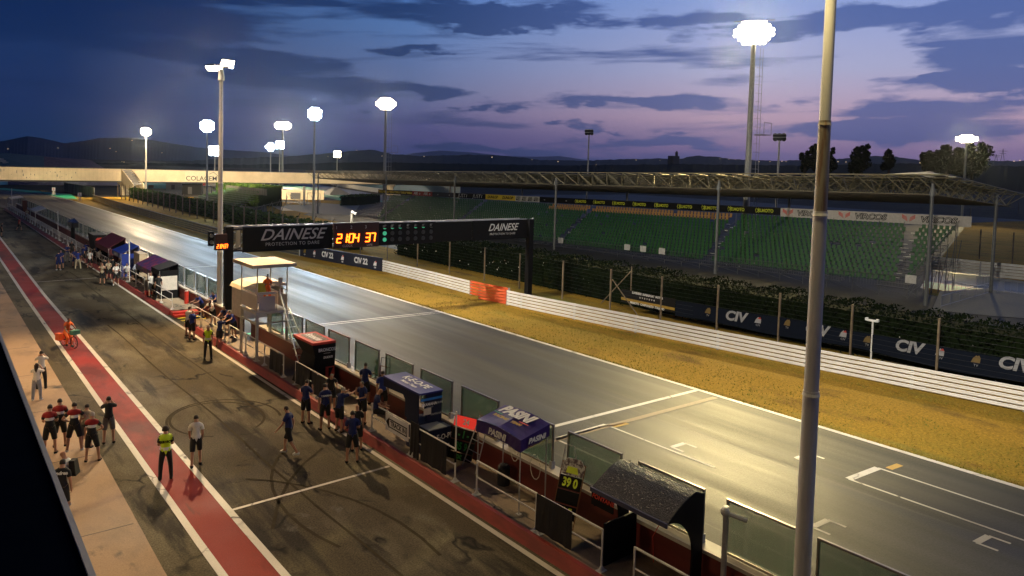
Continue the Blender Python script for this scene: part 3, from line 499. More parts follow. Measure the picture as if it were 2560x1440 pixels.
t = thing('marshal_post', 'white covered marshal post at the far end of the pit wall', 'shelter', (13.9, 156, PZ)); MB().hexa([(12.9, 154, 2.5), (14.7, 154, 2.8), (14.7, 160, 2.8), (12.9, 160, 2.5)], [(12.9, 154, 2.62), (14.7, 154, 2.92), (14.7, 160, 2.92), (12.9, 160, 2.62)]).build('roof', 'old_white', t); MB().tube((13, 154.2, PZ), (13, 154.2, 2.5), .06).tube((13, 159.8, PZ), (13, 159.8, 2.5), .06).tube((13.2, 157, 2.5), (13.2, 157, 4.3), .06).build('pole', 'old_white', t)
t = thing('marshal_post', 'tan awning on poles behind the far white railings', 'shelter', (13.9, 128, PZ)); MB().hexa([(13.2, 124.5, 2.1), (14.6, 124.5, 2.6), (14.6, 131.5, 2.6), (13.2, 131.5, 2.1)], [(13.2, 124.5, 2.2), (14.6, 124.5, 2.7), (14.6, 131.5, 2.7), (13.2, 131.5, 2.2)]).build('roof', 'old_white', t); MB().tube((13.3, 125, PZ), (13.3, 125, 2.1), .05).tube((13.3, 131, PZ), (13.3, 131, 2.1), .05).build('pole', 'old_white', t)
one('red_cabinet', MB().box(14.0, 14.6, 148, 149.5, PZ, 2.6), 'dark_red', 'small dark red cabinet beside the far white marshal post', 'cabinet')
for yy, lb in ((64.6, 'tall thin white pole beside the blue canopy'), (102.5, 'tall thin white pole rising from the far railings')):
    one('flag_pole', MB().tube((13.2, yy, PZ), (13.2, yy, PZ+3.4), .04, 6), 'white_paint', lb, 'pole')
t = thing('fire_extinguisher', 'red fire extinguisher cylinder standing against the pit wall', 'fire extinguisher', (14.45, 53.2, PZ)); MB().tube((14.45, 53.2, PZ), (14.45, 53.2, PZ+.85), .14, 10).build('cylinder', 'bright_red', t); MB().ball((14.45, 53.2, PZ+.87), .13, 8, 4, .5).tube((14.45, 53.2, PZ+.9), (14.45, 53.1, PZ+1.02), .03).build('valve', 'old_white', t)
t = thing('marker_post', 'white post in a red base at the platform edge', 'post', (13.1, 57.9, PZ)); MB().tube((13.1, 57.9, PZ+.3), (13.1, 57.9, PZ+1.6), .05).build('post', 'white_paint', t); MB().box(12.9, 13.3, 57.6, 58.2, PZ, PZ+.3).build('base', 'bright_red', t)
one('barrel', MB().tube((14.25, 17.6, PZ), (14.25, 17.6, PZ+.55), .2, 12).ball((14.25, 17.6, PZ+.57), .2, 10, 4, .5), 'rubber', 'dark plastic tub under the purple tent', 'tub')
# ---------------------------------------------------------------- marshal tower
tw = thing('marshal_tower', 'white steel marshal tower with flat roof and aluminium ladder', 'tower', (13.8, 37.2, PZ)); X0, X1, Y0, Y1 = 13.1, 14.62, 36.0, 38.25
fz = 2.62
for x, y_ in ((X0, Y0), (X0, Y1), (X1, Y1), (X1, Y0)): MB().box(x-.06, x+.06, y_-.06, y_+.06, PZ if x < 14 else WT, fz).box(x-.14, x+.14, y_-.14, y_+.14, PZ if x < 14 else WT, (PZ if x < 14 else WT)+.02).build('leg', 'old_white', tw)
for x, y_ in ((X0, Y0), (X0, Y1), (X1, Y1), (X1, Y0)): MB().tube((x, y_, fz+.1), (x, y_, 4.97), .03, 6).build('upper_post', 'old_white', tw)
MB().box(X0-.08, X1+.08, Y0-.08, Y1+.08, fz, fz+.12).box(X0, X1, Y0-.03, Y0+.03, 2.1, 2.18).box(X0-.03, X0+.03, Y0, Y1, 2.1, 2.18).build('floor', 'old_white', tw)
pn = mat('tower_panel', (.62, .56, .5), .5, col2=(.55, .5, .45), scale=1)
MB().box(X0-.02, X0+.02, Y0+.04, Y1-.04, fz+.2, 3.55).build('side_panel', pn, tw); MB().box(X0+.08, X0+.92, Y0-.02, Y0+.02, fz+.2, 3.5).build('front_panel', pn, tw); MB().box(X1-.02, X1+.02, Y0+.04, Y1-.04, fz+.2, 3.5).build('side_panel', pn, tw); MB().box(X0+.05, X1-.05, Y1-.02, Y1+.02, fz+.2, 3.5).build('back_panel', pn, tw)
MB().path([(X0, Y1, 3.68), (X0, Y0, 3.68), (X0+1.0, Y0, 3.68), (X0+1, Y0, fz)], .025).path([(X1, Y0, 3.75), (X1, Y1, 3.75), (X0, Y1, 3.68)], .025).build('hand_rail', 'old_white', tw)
MB().box(X0+.02, X0+.95, Y0-.02, Y0+.35, 3.6, 3.66).build('shelf', 'white_paint', tw)
rf = MB().box(X0-.35, X1+.35, Y0-.35, Y1+.35, 4.97, 5.14).add([(X0-.35, Y0-.35, 5.14), (X1+.35, Y0-.35, 5.14), (X1+.35, Y1+.35, 5.14), (X0-.35, Y1+.35, 5.14), ((X0+X1)/2, (Y0+Y1)/2, 5.26)], [(0, 1, 4), (1, 2, 4), (2, 3, 4), (3, 0, 4)]).build('roof', mat('tower_roof', (.74, .62, .42), .6, col2=(.6, .5, .34), scale=1.2), tw)
l0 = Vector((X0+1.1, Y0-.05, fz+.1)); l1 = Vector((X0+1.35, 33.9, PZ))
for dx in (0, .5): MB().tube(l0+Vector((dx, 0, 1.0 if dx == 0 else .1)), l1+Vector((dx*1.3, 0, 0)), .035, 5).build('ladder_rail', 'alu', tw)
for k in range(8):
    t_ = (k+.5)/8; a = l0.lerp(l1, t_); a.z = (fz+.1)*(1-t_)+PZ*t_; MB().box(a.x, a.x+.5+.15*t_, a.y-.06, a.y+.06, a.z-.015, a.z+.015).build('ladder_step', 'alu', tw)
MB().path([l0+Vector((0, 0, 1.1)), l1+Vector((0, .2, .95))], .02).build('ladder_handrail', 'alu', tw)
one('yellow_board', MB().hexa([(13.45, 36.9, 3.55), (13.9, 36.9, 3.55), (13.9, 36.94, 3.55), (13.45, 36.94, 3.55)], [(13.4, 37.0, 4.0), (13.82, 37.0, 4.0), (13.82, 37.04, 4.0), (13.4, 37.04, 4.0)]), mat('sign_yellow', (.6, .5, .02), .5), 'small yellow board standing inside the marshal tower', 'board')
t = thing('instrument', 'small grey speaker box on the tower rail', 'speaker', (14.6, 36.9, 3.7)); MB().tube((14.62, 36.9, 3.5), (14.62, 36.9, 4.0), .025).build('stem', 'galv', t); MB().box(14.55, 14.7, 36.8, 37, 4., 4.25).build('housing', 'galv', t)
# starter's box behind the tower
t = thing('starter_box', 'white starter cabin with curved roof and dark opening behind the tower', 'cabin', (15.6, 42.3, WT)); X0, X1, Y0, Y1 = 14.3, 16.6, 41.4, 43.4
MB().box(X0, X0+.05, Y0, Y1, 1.3, 3.0).box(X0+.05, X1, Y1-.05, Y1, 1.3, 3.0).box(X1-.05, X1, Y0, Y1-.05, 1.3, 3.0).box(X0+.05, X1-.05, Y0, Y0+.05, 1.3, 2.1).build('wall', 'old_white', t)
m_ = MB(); pr = [(X0-.1, 2.95), (X0, 3.15), (X0+.5, 3.32), (X1-.5, 3.36), (X1+.1, 3.2), (X1+.1, 3.08), (X0, 3.0)]
m_.prism(pr, lambda p: (p[0], Y0-.1, p[1]), lambda p: (p[0], Y1+.1, p[1])).build('roof', MATS['tower_roof'], t); MB().box(X0+.06, X1-.06, Y0+.06, Y1-.06, 1.3, 2.2).build('interior', 'dark_steel', t)
# ---------------------------------------------------------------- gantry over the track
ga = thing('start_gantry', 'black start gantry spanning the track with clock panel and lettered boards', 'gantry', (26, 45.5, 0))
MB().box(14.45, 14.9, 45.0, 45.45, PZ, 6.25).build('post', 'black', ga); MB().box(38.4, 38.85, 45.0, 45.45, -.02, 6.2).build('post', 'black', ga)
MB().box(38.86, 38.98, 45.2, 45.3, 2.5, 6.3).build('cable_tray', 'galv', ga)
BT, BB = 6.18, 4.68
m_ = MB()
for z in (BT-.05, BB+.02):
    for y_ in (45.45, 46.3): m_.box(14.9, 38.4, y_-.05, y_+.05, z, z+.1)
x = 15.2
while x < 38: m_.tube((x, 45.45, BB), (x+1, 45.45, BT), .03, 4); m_.tube((x, 46.3, BB), (x+1, 46.3, BT), .03, 4); m_.tube((x, 45.45, BT), (x, 46.3, BT), .03, 4); x += 1.2
m_.build('truss', 'galv', ga); MB().box(15.45, 15.5, 45.42, 46.3, BB, BT).build('end_plate', 'grey', ga)
def seg(x0, x1, y_, z0, z1, m, nm): return MB().box(x0, x1, y_, y_+.06, z0, z1).build(nm, m, ga)
FY = 45.3
def gx(px, py=590): return atY(px, py, FY).x
bd = seg(15.55, gx(831), FY, BB-.06, BT, 'black', 'board'); ck = seg(gx(831)+.02, gx(945), FY-.12, BB-.08, BT+.1, mat('clock_face', (.035, .008, .006), .4), 'clock_panel')
lp = seg(gx(945)+.02, gx(1088), FY-.02, BB-.04, BT+.02, 'black', 'light_panel'); seg(gx(1088)+.02, gx(1180), FY+.01, BB+.02, BT-.02, 'black', 'board'); bd2 = seg(gx(1180)+.02, gx(1322), FY-.03, BB-.02, BT, 'black', 'board')
c1 = (15.55+gx(831))/2+.2; text('DAINESE', 1.0, 'silver_letter', bd, (c1, FY-.01, 5.62), (1, 0, 0), (0, 0, 1), shear=.4, bold=.01, xs=1.08); text('PROTECTION TO DARE', .3, 'silver_letter', bd, (c1+.05, FY-.01, 5.05), (1, 0, 0), (0, 0, 1), xs=1.0, space=1.15)
c2 = (gx(1180)+gx(1322))/2+.1; text('DAINESE', .78, 'silver_letter', bd2, (c2, FY-.05, 5.6), (1, 0, 0), (0, 0, 1), shear=.4, bold=.01, xs=.95); text('PROTECTION TO DARE', .22, 'silver_letter', bd2, (c2, FY-.05, 5.1), (1, 0, 0), (0, 0, 1), space=1.1)
def digit(mb, ch, x, z, w, h, t, Y, sh=.12):
    S7 = {'0': 'abcdef', '1': 'bc', '2': 'abged', '3': 'abgcd', '4': 'fgbc', '7': 'abc', ':': ''}
    P = {'a': (0, 1, 1, 1), 'b': (1, 1, 1, .5), 'c': (1, .5, 1, 0), 'd': (0, 0, 1, 0), 'e': (0, .5, 0, 0), 'f': (0, 1, 0, .5), 'g': (0, .5, 1, .5)}
    for s in S7[ch]:
        a, b, c, d = P[s]; mb.tube((x+a*w+b*h*sh, Y, z+b*h), (x+c*w+d*h*sh, Y, z+d*h), t, 6)
    if ch == ':':
        for q_ in (.28, .68): mb.ball((x+.02+q_*h*sh, Y, z+q_*h), t*1.3, 6, 4)
m_ = MB(); YY = FY-.15
for ch, px in (('2', 839.5), ('1', 853), (':', 865), ('0', 869.5), ('4', 883), ('3', 911), ('7', 924)): digit(m_, ch, gx(px), 4.98, .3, .56, .042, YY)
m_.build('digits', 'led', ck)
for s, px in (('1', 839), ('2', 876), ('3', 912)): text(s, .3, 'silver_letter', ck, (gx(px), FY-.13, 5.98), (1, 0, 0), (0, 0, 1))
text('CLOCK', .22, 'silver_letter', ck, (gx(867), FY-.13, 4.74), (1, 0, 0), (0, 0, 1)); text('LAPS', .2, 'silver_letter', ck, (gx(922), FY-.13, 4.74), (1, 0, 0), (0, 0, 1))
for r_ in range(3):
    for k in range(7):
        x = gx(961+k*19.3); z = 5.92-.44*r_; on = (r_ == 0 and k not in (3, 6)) or (k == 0 and r_ < 3)
        MB().prism([(math.cos(a*math.pi/8)*.17, math.sin(a*math.pi/8)*.17) for a in range(-1, 10)], lambda p: (x+p[0], FY-.03, z+p[1]), lambda p: (x+p[0]*.9, FY-.32, z+p[1]*.9)).build('visor', 'black', lp) if r_ < 1 else None
        MB().tube((x, FY-.02, z), (x, FY-.06, z), .15, 12).build('lens', 'lens_green' if on else ('lens_off' if r_ == 0 else 'dark_steel'), lp)
t = thing('cctv_camera', 'small white camera on top of the clock panel', 'camera', (gx(890), 45.9, 6.2)); MB().tube((gx(889), 45.9, 6.2), (gx(889), 45.9, 6.95), .07).build('stem', 'old_white', t); MB().tube((gx(888), 45.9, 7.0), (gx(894), 45.6, 6.85), .1).build('housing', 'white', t)
ti = thing('timing_display', 'small orange timing display on the left gantry post reading 21:04 37', 'display', (14.0, 44.8, 5.3))
MB().box(13.75, 14.45, 44.72, 44.98, 4.9, 5.85).build('housing', mat('clock_face2', (.03, .008, .006), .4), ti); m_ = MB()
for ch, u in zip('2104', (0, .14, .22, .36)): digit(m_, ch, 13.83+u*.85, 5.02, .08, .22, .017, 44.7)
for ch, u in zip('37', (.5, .62)): digit(m_, ch, 13.83+u*.85, 5.02, .075, .22, .017, 44.7)
m_.build('digits', 'led_small', ti)
t = thing('traffic_light', 'black two lamp traffic light left of the orange timing display', 'traffic light', (13.5, 45, 5.6)); MB().box(13.42, 13.7, 44.85, 45.1, 5.15, 6.0).box(13.7, 14.45, 44.98, 45.03, 5.6, 5.66).build('housing', 'black', t)
for z in (5.38, 5.77): MB().tube((13.56, 44.85, z), (13.56, 44.75, z), .11, 12).build('lens', 'lens_off', t)
MB().box(14.9, 15.5, 45.1, 45.3, 6.02, 6.12).box(14.9, 15.5, 45.1, 45.3, 4.72, 4.82).tube((15.0, 45.2, 4.85), (15.4, 45.2, 4.95), .07).build('hinge_arm', 'dark_steel', ga)
# ---------------------------------------------------------------- poles on the pit wall
def big_pole(label, x, y_, z0, z1, rs):
    t = thing('light_pole', label, 'light pole', (x, y_, z0)); n = len(rs)
    hs = [z0]+[h for h, _ in rs]
    for i, (h, r_) in enumerate(rs):
        a = hs[i]; mt_ = 'pole_old' if (label.startswith('near') and i == 2) else 'pole_paint'
        MB().tube((x, y_, a-(.08 if i else 0)), (x, y_, h), r_, 20, r_*.93).tube((x, y_, h-.1), (x, y_, h-.02), r_*1.02, 20, r_*.9).build('shaft_section', mt_, t, smooth=False)
    return t
mat('pole_paint', (.62, .62, .6), .5, 0., col2=(.52, .52, .5), scale=2, stretch=(1, 1, .2)); mat('pole_old', (.3, .27, .2), .5, .1, col2=(.2, .13, .08), scale=2.5, stretch=(3, 3, .3), thr=(.5, .62))
NP = big_pole('near grey light pole crossing the right side of the view', 14.83, 7.95, WT-.6, 16, [(5.65, .18), (9.5, .155), (11.4, .135), (14.3, .118), (16.2, .1)])
MB().box(13.9, 15.8, 7.85, 8.05, 16.15, 16.3).build('cross_arm', 'galv', NP)
def head(parent, c, tgt, m='lamp_yel', s=.32, body='galv'):
    c = Vector(c); d = (Vector(tgt)-c).normalized(); u = d.cross(Vector((0, 0, 1))).normalized(); w = u.cross(d)
    h_ = MB().hexa([c-u*s-w*s*.7, c+u*s-w*s*.7, c+u*s+w*s*.7, c-u*s+w*s*.7], [c-u*s*.6-w*s*.5-d*.25, c+u*s*.6-w*s*.5-d*.25, c+u*s*.6+w*s*.5-d*.25, c-u*s*.6+w*s*.5-d*.25]).build('lamp_head', body, parent)
    e = c+d*.012; MB().quad(e-u*s*.9-w*s*.6, e+u*s*.9-w*s*.6, e+u*s*.9+w*s*.6, e-u*s*.9+w*s*.6).build('lens', m, h_); return h_
for x, tx in ((14.0, 8), (15.7, 22)): head(NP, (x, 7.95, 16.05), (tx, 9, 0), 'lamp_warm', .3)
PL = big_pole('tall white topped light pole with two bright heads beside the gantry post', 14.83, 47.3, WT-.6, 16, [(4.6, .175), (8.9, .155), (13., .135), (15.6, .115)])
MB().tube((14.83, 47.3, 15.2), (14.83, 47.3, 15.9), .2, 12, .12).build('collar', 'white_paint', PL); MB().tube((14.0, 47, 15.82), (15.5, 47.6, 16.15), .07).build('cross_arm', 'white_paint', PL)
head(PL, (14.2, 47.1, 15.85), (8, 40, 0), 'lamp_warm', .34, 'white_paint'); head(PL, (14.7, 47.3, 15.95), (8, 30, 0), 'lamp_warm', .2, 'white_paint'); head(PL, (15.3, 47.6, 16.3), (16, 30, 2), 'lamp_warm', .42, 'white_paint')
cc = thing('cctv_post', 'grey post with a small security camera beside the second screen', 'camera post', (14.4, 9.6, PZ)); MB().tube((14.4, 9.62, PZ), (14.4, 9.62, 2.6), .065, 12).build('post', 'galv', cc); MB().ball((14.33, 9.6, 2.5), .11, 10, 6).tube((14.4, 9.55, 2.44), (14.62, 9.2, 2.36), .055, 8).build('camera_head', 'galv', cc)
# ---------------------------------------------------------------- guard rails
def polyoff(pts, d):
    out = []
    for i, p in enumerate(pts):
        a = Vector(pts[max(0, i-1)]); b = Vector(pts[min(len(pts)-1, i+1)]); n = Vector((-(b-a).y, (b-a).x)).normalized(); out.append((p[0]+n.x*d, p[1]+n.y*d))
    return out
def dense(pts, step):
    out = []
    for a, b in zip(pts, pts[1:]):
        n = max(1, int((Vector(b)-Vector(a)).length/step)); out += [tuple(Vector(a).lerp(Vector(b), k/n)) for k in range(n)]
    return out+[pts[-1]]
def guard(label, pts, m, n=5, h=1.12, z0=.06, step=4.):
    t = thing('guard_rail', label, 'guard rail', (pts[0][0], pts[0][1], 0)); pts = dense(pts, step); b = h/n
    for k in range(n):
        lo = z0+k*b+.012; hi = z0+(k+1)*b-.038; m_ = MB(); prof = [(0, lo), (.035, lo+.03), (.035, (lo+hi)/2-.03), (.012, (lo+hi)/2), (.035, (lo+hi)/2+.03), (.035, hi-.03), (0, hi)]
        rows = [[(q[0], q[1], z) for q in polyoff(pts, o)] for o, z in prof]
        for r0, r1 in zip(rows, rows[1:]):
            for i in range(len(pts)-1): m_.quad(r0[i], r0[i+1], r1[i+1], r1[i])
        m_.build('beam', m, t)
    m_ = MB()
    for x, y_ in polyoff(pts, -.1)[::1]: m_.box(x-.05, x+.05, y_-.06, y_+.06, 0, h)
    m_.build('rail_posts', 'galv', t); return t
mat('rail_white', (.8, .77, .72), .45, col2=(.68, .64, .58), scale=.7); mat('rail_orange', (.75, .13, .035), .45, col2=(.6, .1, .03), scale=2); mat('rail_grey', (.13, .12, .1), .5, .3, col2=(.08, .075, .06), scale=1)
guard('long white guard rail of stacked beams along the dry grass, right side', RAILP[:-1]+[(34.33, 42.6)], 'rail_white'); guard('orange end section of the near white guard rail', [(34.33, 42.7), (33.9, 45.6)], 'rail_orange')
guard('orange end section set back behind the other orange rail', [(34.9, 43.2), (34.55, 47.6)], 'rail_orange', h=1.15); guard('shorter white guard rail running under the gantry to the navy banner', [(34.55, 47.7), (34.7, 53), (34.76, 62.3)], 'rail_white')
guard('far grey guard rail with a white top edge beyond the gantry', RAIL4, 'rail_grey', n=4, h=1.2, step=8)
tp = dense(RAIL4, 8); m_ = MB()
for a, b in zip(polyoff(tp, .06), polyoff(tp, .06)[1:]): m_.tube((a[0], a[1], 1.3), (b[0], b[1], 1.3), .05, 4)
one('rail_cap', m_, 'white_paint', 'thin white tube capping the far grey guard rail', 'rail')
# navy banner on the middle barrier
bn = thing('barrier_banner', 'navy banner lettered CIV 22 on the barrier beyond the white rail', 'banner', (33.5, 70, 0)); m_ = MB()
for a, b in zip(RAIL3, RAIL3[1:]): m_.hexa([(a[0], a[1], .02), (a[0]+.15, a[1], .02), (b[0]+.15, b[1], .02), (b[0], b[1], .02)], [(a[0], a[1], 1.3), (a[0]+.15, a[1], 1.3), (b[0]+.15, b[1], 1.3), (b[0], b[1], 1.3)])
m_.build('cloth', mat('banner_navy', (.012, .016, .035), .6), bn)
def along(pts, s):
    for a, b in zip(pts, pts[1:]):
        a = Vector(a); b = Vector(b); L_ = (b-a).length
        if s <= L_: return a+(b-a).normalized()*s, (a-b).normalized()
        s -= L_
    return b, (a-b).normalized()
def emblem(parent, c, xd, s=.3, col=('bright_red', 'white')):
    c = Vector(c); xd = Vector(xd).normalized(); up = Vector((0, 0, 1)); nrm = xd.cross(up)
    MB().add([c+xd*-.5*s-up*.1*s+nrm*.01, c+xd*.4*s-up*.1*s+nrm*.01, c+xd*.45*s+up*.5*s+nrm*.01, c+up*.75*s+nrm*.01, c-xd*.3*s+up*.4*s+nrm*.01], [(0, 1, 2, 3, 4)]).build('emblem', col[1], parent)
    MB().add([c+xd*-.1*s+up*.5*s+nrm*.02, c+xd*.45*s+up*.5*s+nrm*.02, c+xd*.3*s+up*.8*s+nrm*.02], [(0, 1, 2)]).build('emblem_flame', col[0], parent)
for s_, k in ((1.0, 'e'), (3.3, 'c'), (6.4, 'e'), (9.2, 'c'), (11.8, 'e'), (13.8, 'y')):
    p, xd = along(RAIL3, s_); xd3 = Vector((xd.x, xd.y, 0)); o_ = Vector((p.x-.02, p.y, .62))
    if k == 'c': text('CIV 22', .78, 'white', bn, o_+Vector((0, 0, .05)), xd3, (0, 0, 1), bold=.03)
    else: emblem(bn, o_-Vector((0, 0, .1)), xd3, .55, ('bright_red', 'white') if k == 'e' else ('gold', 'gold')); text('CIV', .2, 'white', bn, o_-Vector((0, 0, .35)), xd3, (0, 0, 1), bold=.01)
# ---------------------------------------------------------------- catch fence behind the rail
FP = [(43.5, -8), (42.6, 4), (41.5, 12), (41.4, 20), (41.2, 24.4), (40.5, 28.4), (40.2, 32.8), (39.8, 37.2), (39.7, 42), (39.6, 48), (39.4, 54), (39.3, 61), (39.2, 68), (39.1, 76)]
cf = thing('catch_fence', 'tall wire catch fence with rusty posts behind the white guard rail', 'fence', (40, 30, 0))
fpts = [(41.43, 15.41), (41.42, 19.99), (41.27, 24.43), (40.55, 28.42), (40.19, 32.78), (39.77, 37.2), (42.0, 10.5), (42.6, 5), (43.2, -1), (39.9, 42.5), (40, 48), (40, 53), (39.9, 58.5), (39.7, 64), (39.6, 70), (39.5, 76)]
mat('fence_post', (.2, .15, .09), .7, col2=(.1, .07, .045), scale=5, stretch=(1, 1, .4))
for x, y_ in fpts: MB().box(x-.05, x+.05, y_-.05, y_+.05, -.02, 3.05).build('post', 'fence_post', cf)
fs = sorted(fpts, key=lambda p: p[1]); m_ = MB()
for a, b in zip(fs, fs[1:]):
    for k in range(11): m_.tube((a[0], a[1], .25+k*.27), (b[0], b[1], .25+k*.27), .007, 3, cap=False)
m_.build('wire', 'dark_steel', cf)
MB().tube((39.8, 37.1, 2.3), (40.2, 34.9, 0), .04, 5).tube((42, 37.2, 0), (42, 37.2, 3.1), .05, 5).tube((42, 37.2, 2.8), (41.2, 39.5, 0), .04, 5).build('brace', 'fence_post', cf)
# far fence
f2 = thing('catch_fence', 'long row of pale fence posts in front of the far hedge', 'fence', (38, 120, 0)); f2p = [(37.8+.004*(y-80)*1.2+.02*max(0, y-120), y) for y in range(80, 215, 5)]
for x, y_ in f2p: MB().box(x-.08, x+.08, y_-.08, y_+.08, -.02, 3.3).tube((x, y_, 3.3), (x-.1, y_-1.0, 3.9), .04, 4).build('post', 'fence_post', f2)
m_ = MB()
for a, b in zip(f2p, f2p[1:]):
    for k in range(6): m_.tube((a[0], a[1], .4+k*.5), (b[0], b[1], .4+k*.5), .012, 3, cap=False)
m_.build('wire', 'dark_steel', f2)
# mesh banners on the near fence
mb1 = thing('fence_banner', 'long navy mesh banner lettered CIV hanging on the catch fence', 'banner', (41.2, 22, 1)); m_ = MB()
bp = [(40.35, 31.6), (40.6, 28.4), (41.3, 24.4), (41.5, 20), (41.6, 15.4), (42.1, 10.5), (42.7, 5), (43.3, -1)]; bp = [(x-.06, y_) for x, y_ in bp]; dp = dense(bp, 1.)
def sag(i): return .1*math.sin(i*.7)
zt0 = 1.45
for i, (a, b) in enumerate(zip(dp, dp[1:])): m_.quad((a[0], a[1], zt0-.95+sag(i)), (b[0], b[1], zt0-.95+sag(i+1)), (b[0], b[1], zt0+.1+.03*math.sin(i+1)), (a[0], a[1], zt0+.1+.03*math.sin(i)))
cl = m_.build('mesh_cloth', mat('mesh_navy', (.005, .008, .017), .8, spec=.1), mb1)
for px, py, k in [(1652, 768, 'E'), (1770, 778, 'Y'), (1838, 792, 'C'), (1895, 802, 'E'), (1968, 808, 'Y'), (2040, 825, 'C'), (2108, 836, 'E'), (2168, 850, 'Y'), (2270, 868, 'C'), (2350, 882, 'E'), (2440, 900, 'Y'), (2535, 912, 'C')]:
    X = 41.3; xd = Vector((.05, -1, 0)).normalized()
    for _ in range(6):
        p = atX(px, py, X)
        for a, b in zip(bp, bp[1:]):
            if b[1] <= p.y <= a[1]: X = b[0]+(a[0]-b[0])*(p.y-b[1])/(a[1]-b[1])-.02; xd = Vector((b[0]-a[0], b[1]-a[1], 0)).normalized()
    p = atX(px, py, X)
    if k == 'C': text('CIV', .85, 'mesh_letter', cl, p, xd, (0, 0, 1), shear=.2, bold=.035, xs=1.05)
    else: emblem(cl, p-Vector((0, 0, .1)), xd, .45, ('red_paint', 'mesh_letter') if k == 'E' else ('dim_gold', 'dim_gold')); text('CIV' if k == 'E' else 'TV', .18, 'mesh_letter', cl, p-Vector((0, 0, .28)), xd, (0, 0, 1))
yb = thing('fence_banner', 'black sponsor banner with a yellow band on the fence by the braced post', 'banner', (40, 34, 1)); a = atX(1554, 722, 40.05); b = atX(1688, 748, 40.25); hh = .95
xd = (b-a).normalized(); MB().hexa([a-Vector((0, 0, hh)), a-Vector((-.02, 0, hh)), b-Vector((-.02, 0, hh)), b-Vector((0, 0, hh))], [a, a+Vector((.02, 0, 0)), b+Vector((.02, 0, 0)), b]).build('cloth', 'black', yb)
MB().hexa([a-Vector((.02, 0, .78)), a-Vector((.005, 0, .78)), b-Vector((.005, 0, .78)), b-Vector((.02, 0, .78))], [a-Vector((.02, 0, .6)), a-Vector((.005, 0, .6)), b-Vector((.005, 0, .6)), b-Vector((.02, 0, .6))]).build('yellow_band', 'gold', yb)
for s_, z_, z2 in (('SUPERBIKE  SUPERSPORT  MOTO3', .12, .2), ('PREMOTO  CAMPIONATO  ITALIANO', .86, .2), ('o  v  o  v  o  v  o', .36, .22)): text(s_, z2, 'silver_letter', yb, (a+b)/2-Vector((.03, 0, z_)), xd, (0, 0, 1), bold=.01, xs=.9)
for px, py, s_, w_ in ((1414, 692, 'TROPHY', 1), (1492, 706, 'TROPHY', 0)):
    p = atX(px, py, 44.2); t = thing('fence_banner', 'pale oval TROPHY banner deep in the hedge, '+('left one of two' if w_ else 'right one of two'), 'banner', p); xd = Vector((.05, -1, 0)).normalized()
    e = [(math.copysign(.55, math.cos(R(a_)))+.3*math.cos(R(a_)), .3*math.sin(R(a_))) for a_ in range(0, 360, 20)]
    MB().prism(e, lambda q_: p+xd*q_[0]+Vector((0, 0, q_[1])), lambda q_: p+xd*q_[0]+Vector((-.03, 0, q_[1]))).build('oval', mat('pale_blue', (.25, .35, .4), .5), t)
    text('TROPHY', .36, 'navy', t, p+Vector((-.05, 0, 0)), xd, (0, 0, 1), bold=.01); text('Five up', .36, 'silver_letter', t, p+xd*1.6+Vector((-.05, 0, .15)), xd, (0, .25, 1), shear=.4); text('your passion', .36, 'silver_letter', t, p+xd*1.9+Vector((-.05, 0, -.25)), xd, (0, .25, 1), shear=.4)
t = thing('cctv_post', 'thin white post with twin small cameras behind the white rail', 'camera post', (41.5, 18.85, 0)); MB().tube((41.5, 18.85, 0), (41.5, 18.85, 2.28), .05, 8).build('post', 'white_paint', t); MB().box(41.4, 41.55, 18.55, 19.15, 2.26, 2.36).box(41.3, 41.5, 18.5, 18.6, 2.3, 2.44).box(41.3, 41.5, 19.1, 19.2, 2.3, 2.44).build('camera_head', 'white', t)
# ---------------------------------------------------------------- foliage
def leaves(m_, n, fn, s, rnd=random):
    for _ in range(n):
        c = fn(); a = Vector((rnd.uniform(-1, 1), rnd.uniform(-1, 1), rnd.uniform(-1, 1))).normalized(); b = a.cross(Vector((rnd.uniform(-1, 1), rnd.uniform(-1, 1), rnd.uniform(-1, 1)))).normalized(); k = s*rnd.uniform(.6, 1.3)
        m_.add([c-a*k, c+b*k*.45, c+a*k, c-b*k*.45], [(0, 1, 2, 3)])
def hedge(name, label, pts, w, h, n, s, m='leaf', core='leaf_dark'):
    t = thing(name, label, 'hedge', (pts[0][0], pts[0][1], 0)); c = MB(); dp = dense(pts, 3.)
    for a, b in zip(dp, dp[1:]): c.hexa([(a[0]-w/2+.25, a[1], 0), (a[0]+w/2-.25, a[1], 0), (b[0]+w/2-.25, b[1], 0), (b[0]-w/2+.25, b[1], 0)], [(a[0]-w/2+.35, a[1], h-.3), (a[0]+w/2-.35, a[1], h-.3), (b[0]+w/2-.35, b[1], h-.3), (b[0]-w/2+.35, b[1], h-.3)])
    c.build('inner_branches', core, t); L_ = [(Vector(b)-Vector(a)).length for a, b in zip(pts, pts[1:])]; tot = sum(L_)
    def fn():
        s_ = random.uniform(0, tot); 
        for (a, b), l in zip(zip(pts, pts[1:]), L_):
            if s_ <= l: break
            s_ -= l
        p = Vector(a).lerp(Vector(b), min(1, s_/l)); k = random.random(); bump_ = .2*math.sin(s_*1.3)+.15*math.sin(s_*3.1+1)
        if k < .5: return Vector((p.x-w/2+random.gauss(0, .12)+.1*bump_, p.y, random.uniform(.05, h)))
        return Vector((p.x+random.uniform(-w/2, w/2), p.y, h+bump_*.6-abs(random.gauss(0, .15))))
    m_ = MB(); leaves(m_, n, fn, s); m_.build('leaves', m, t); return t
hedge('hedge', 'long dark hedge behind the near catch fence', [(46.2, -12), (45, 2), (44, 15), (43.8, 35), (44.2, 55), (44.6, 74)], 3.4, 2.75, 26000, .12, 'leaf_dark')
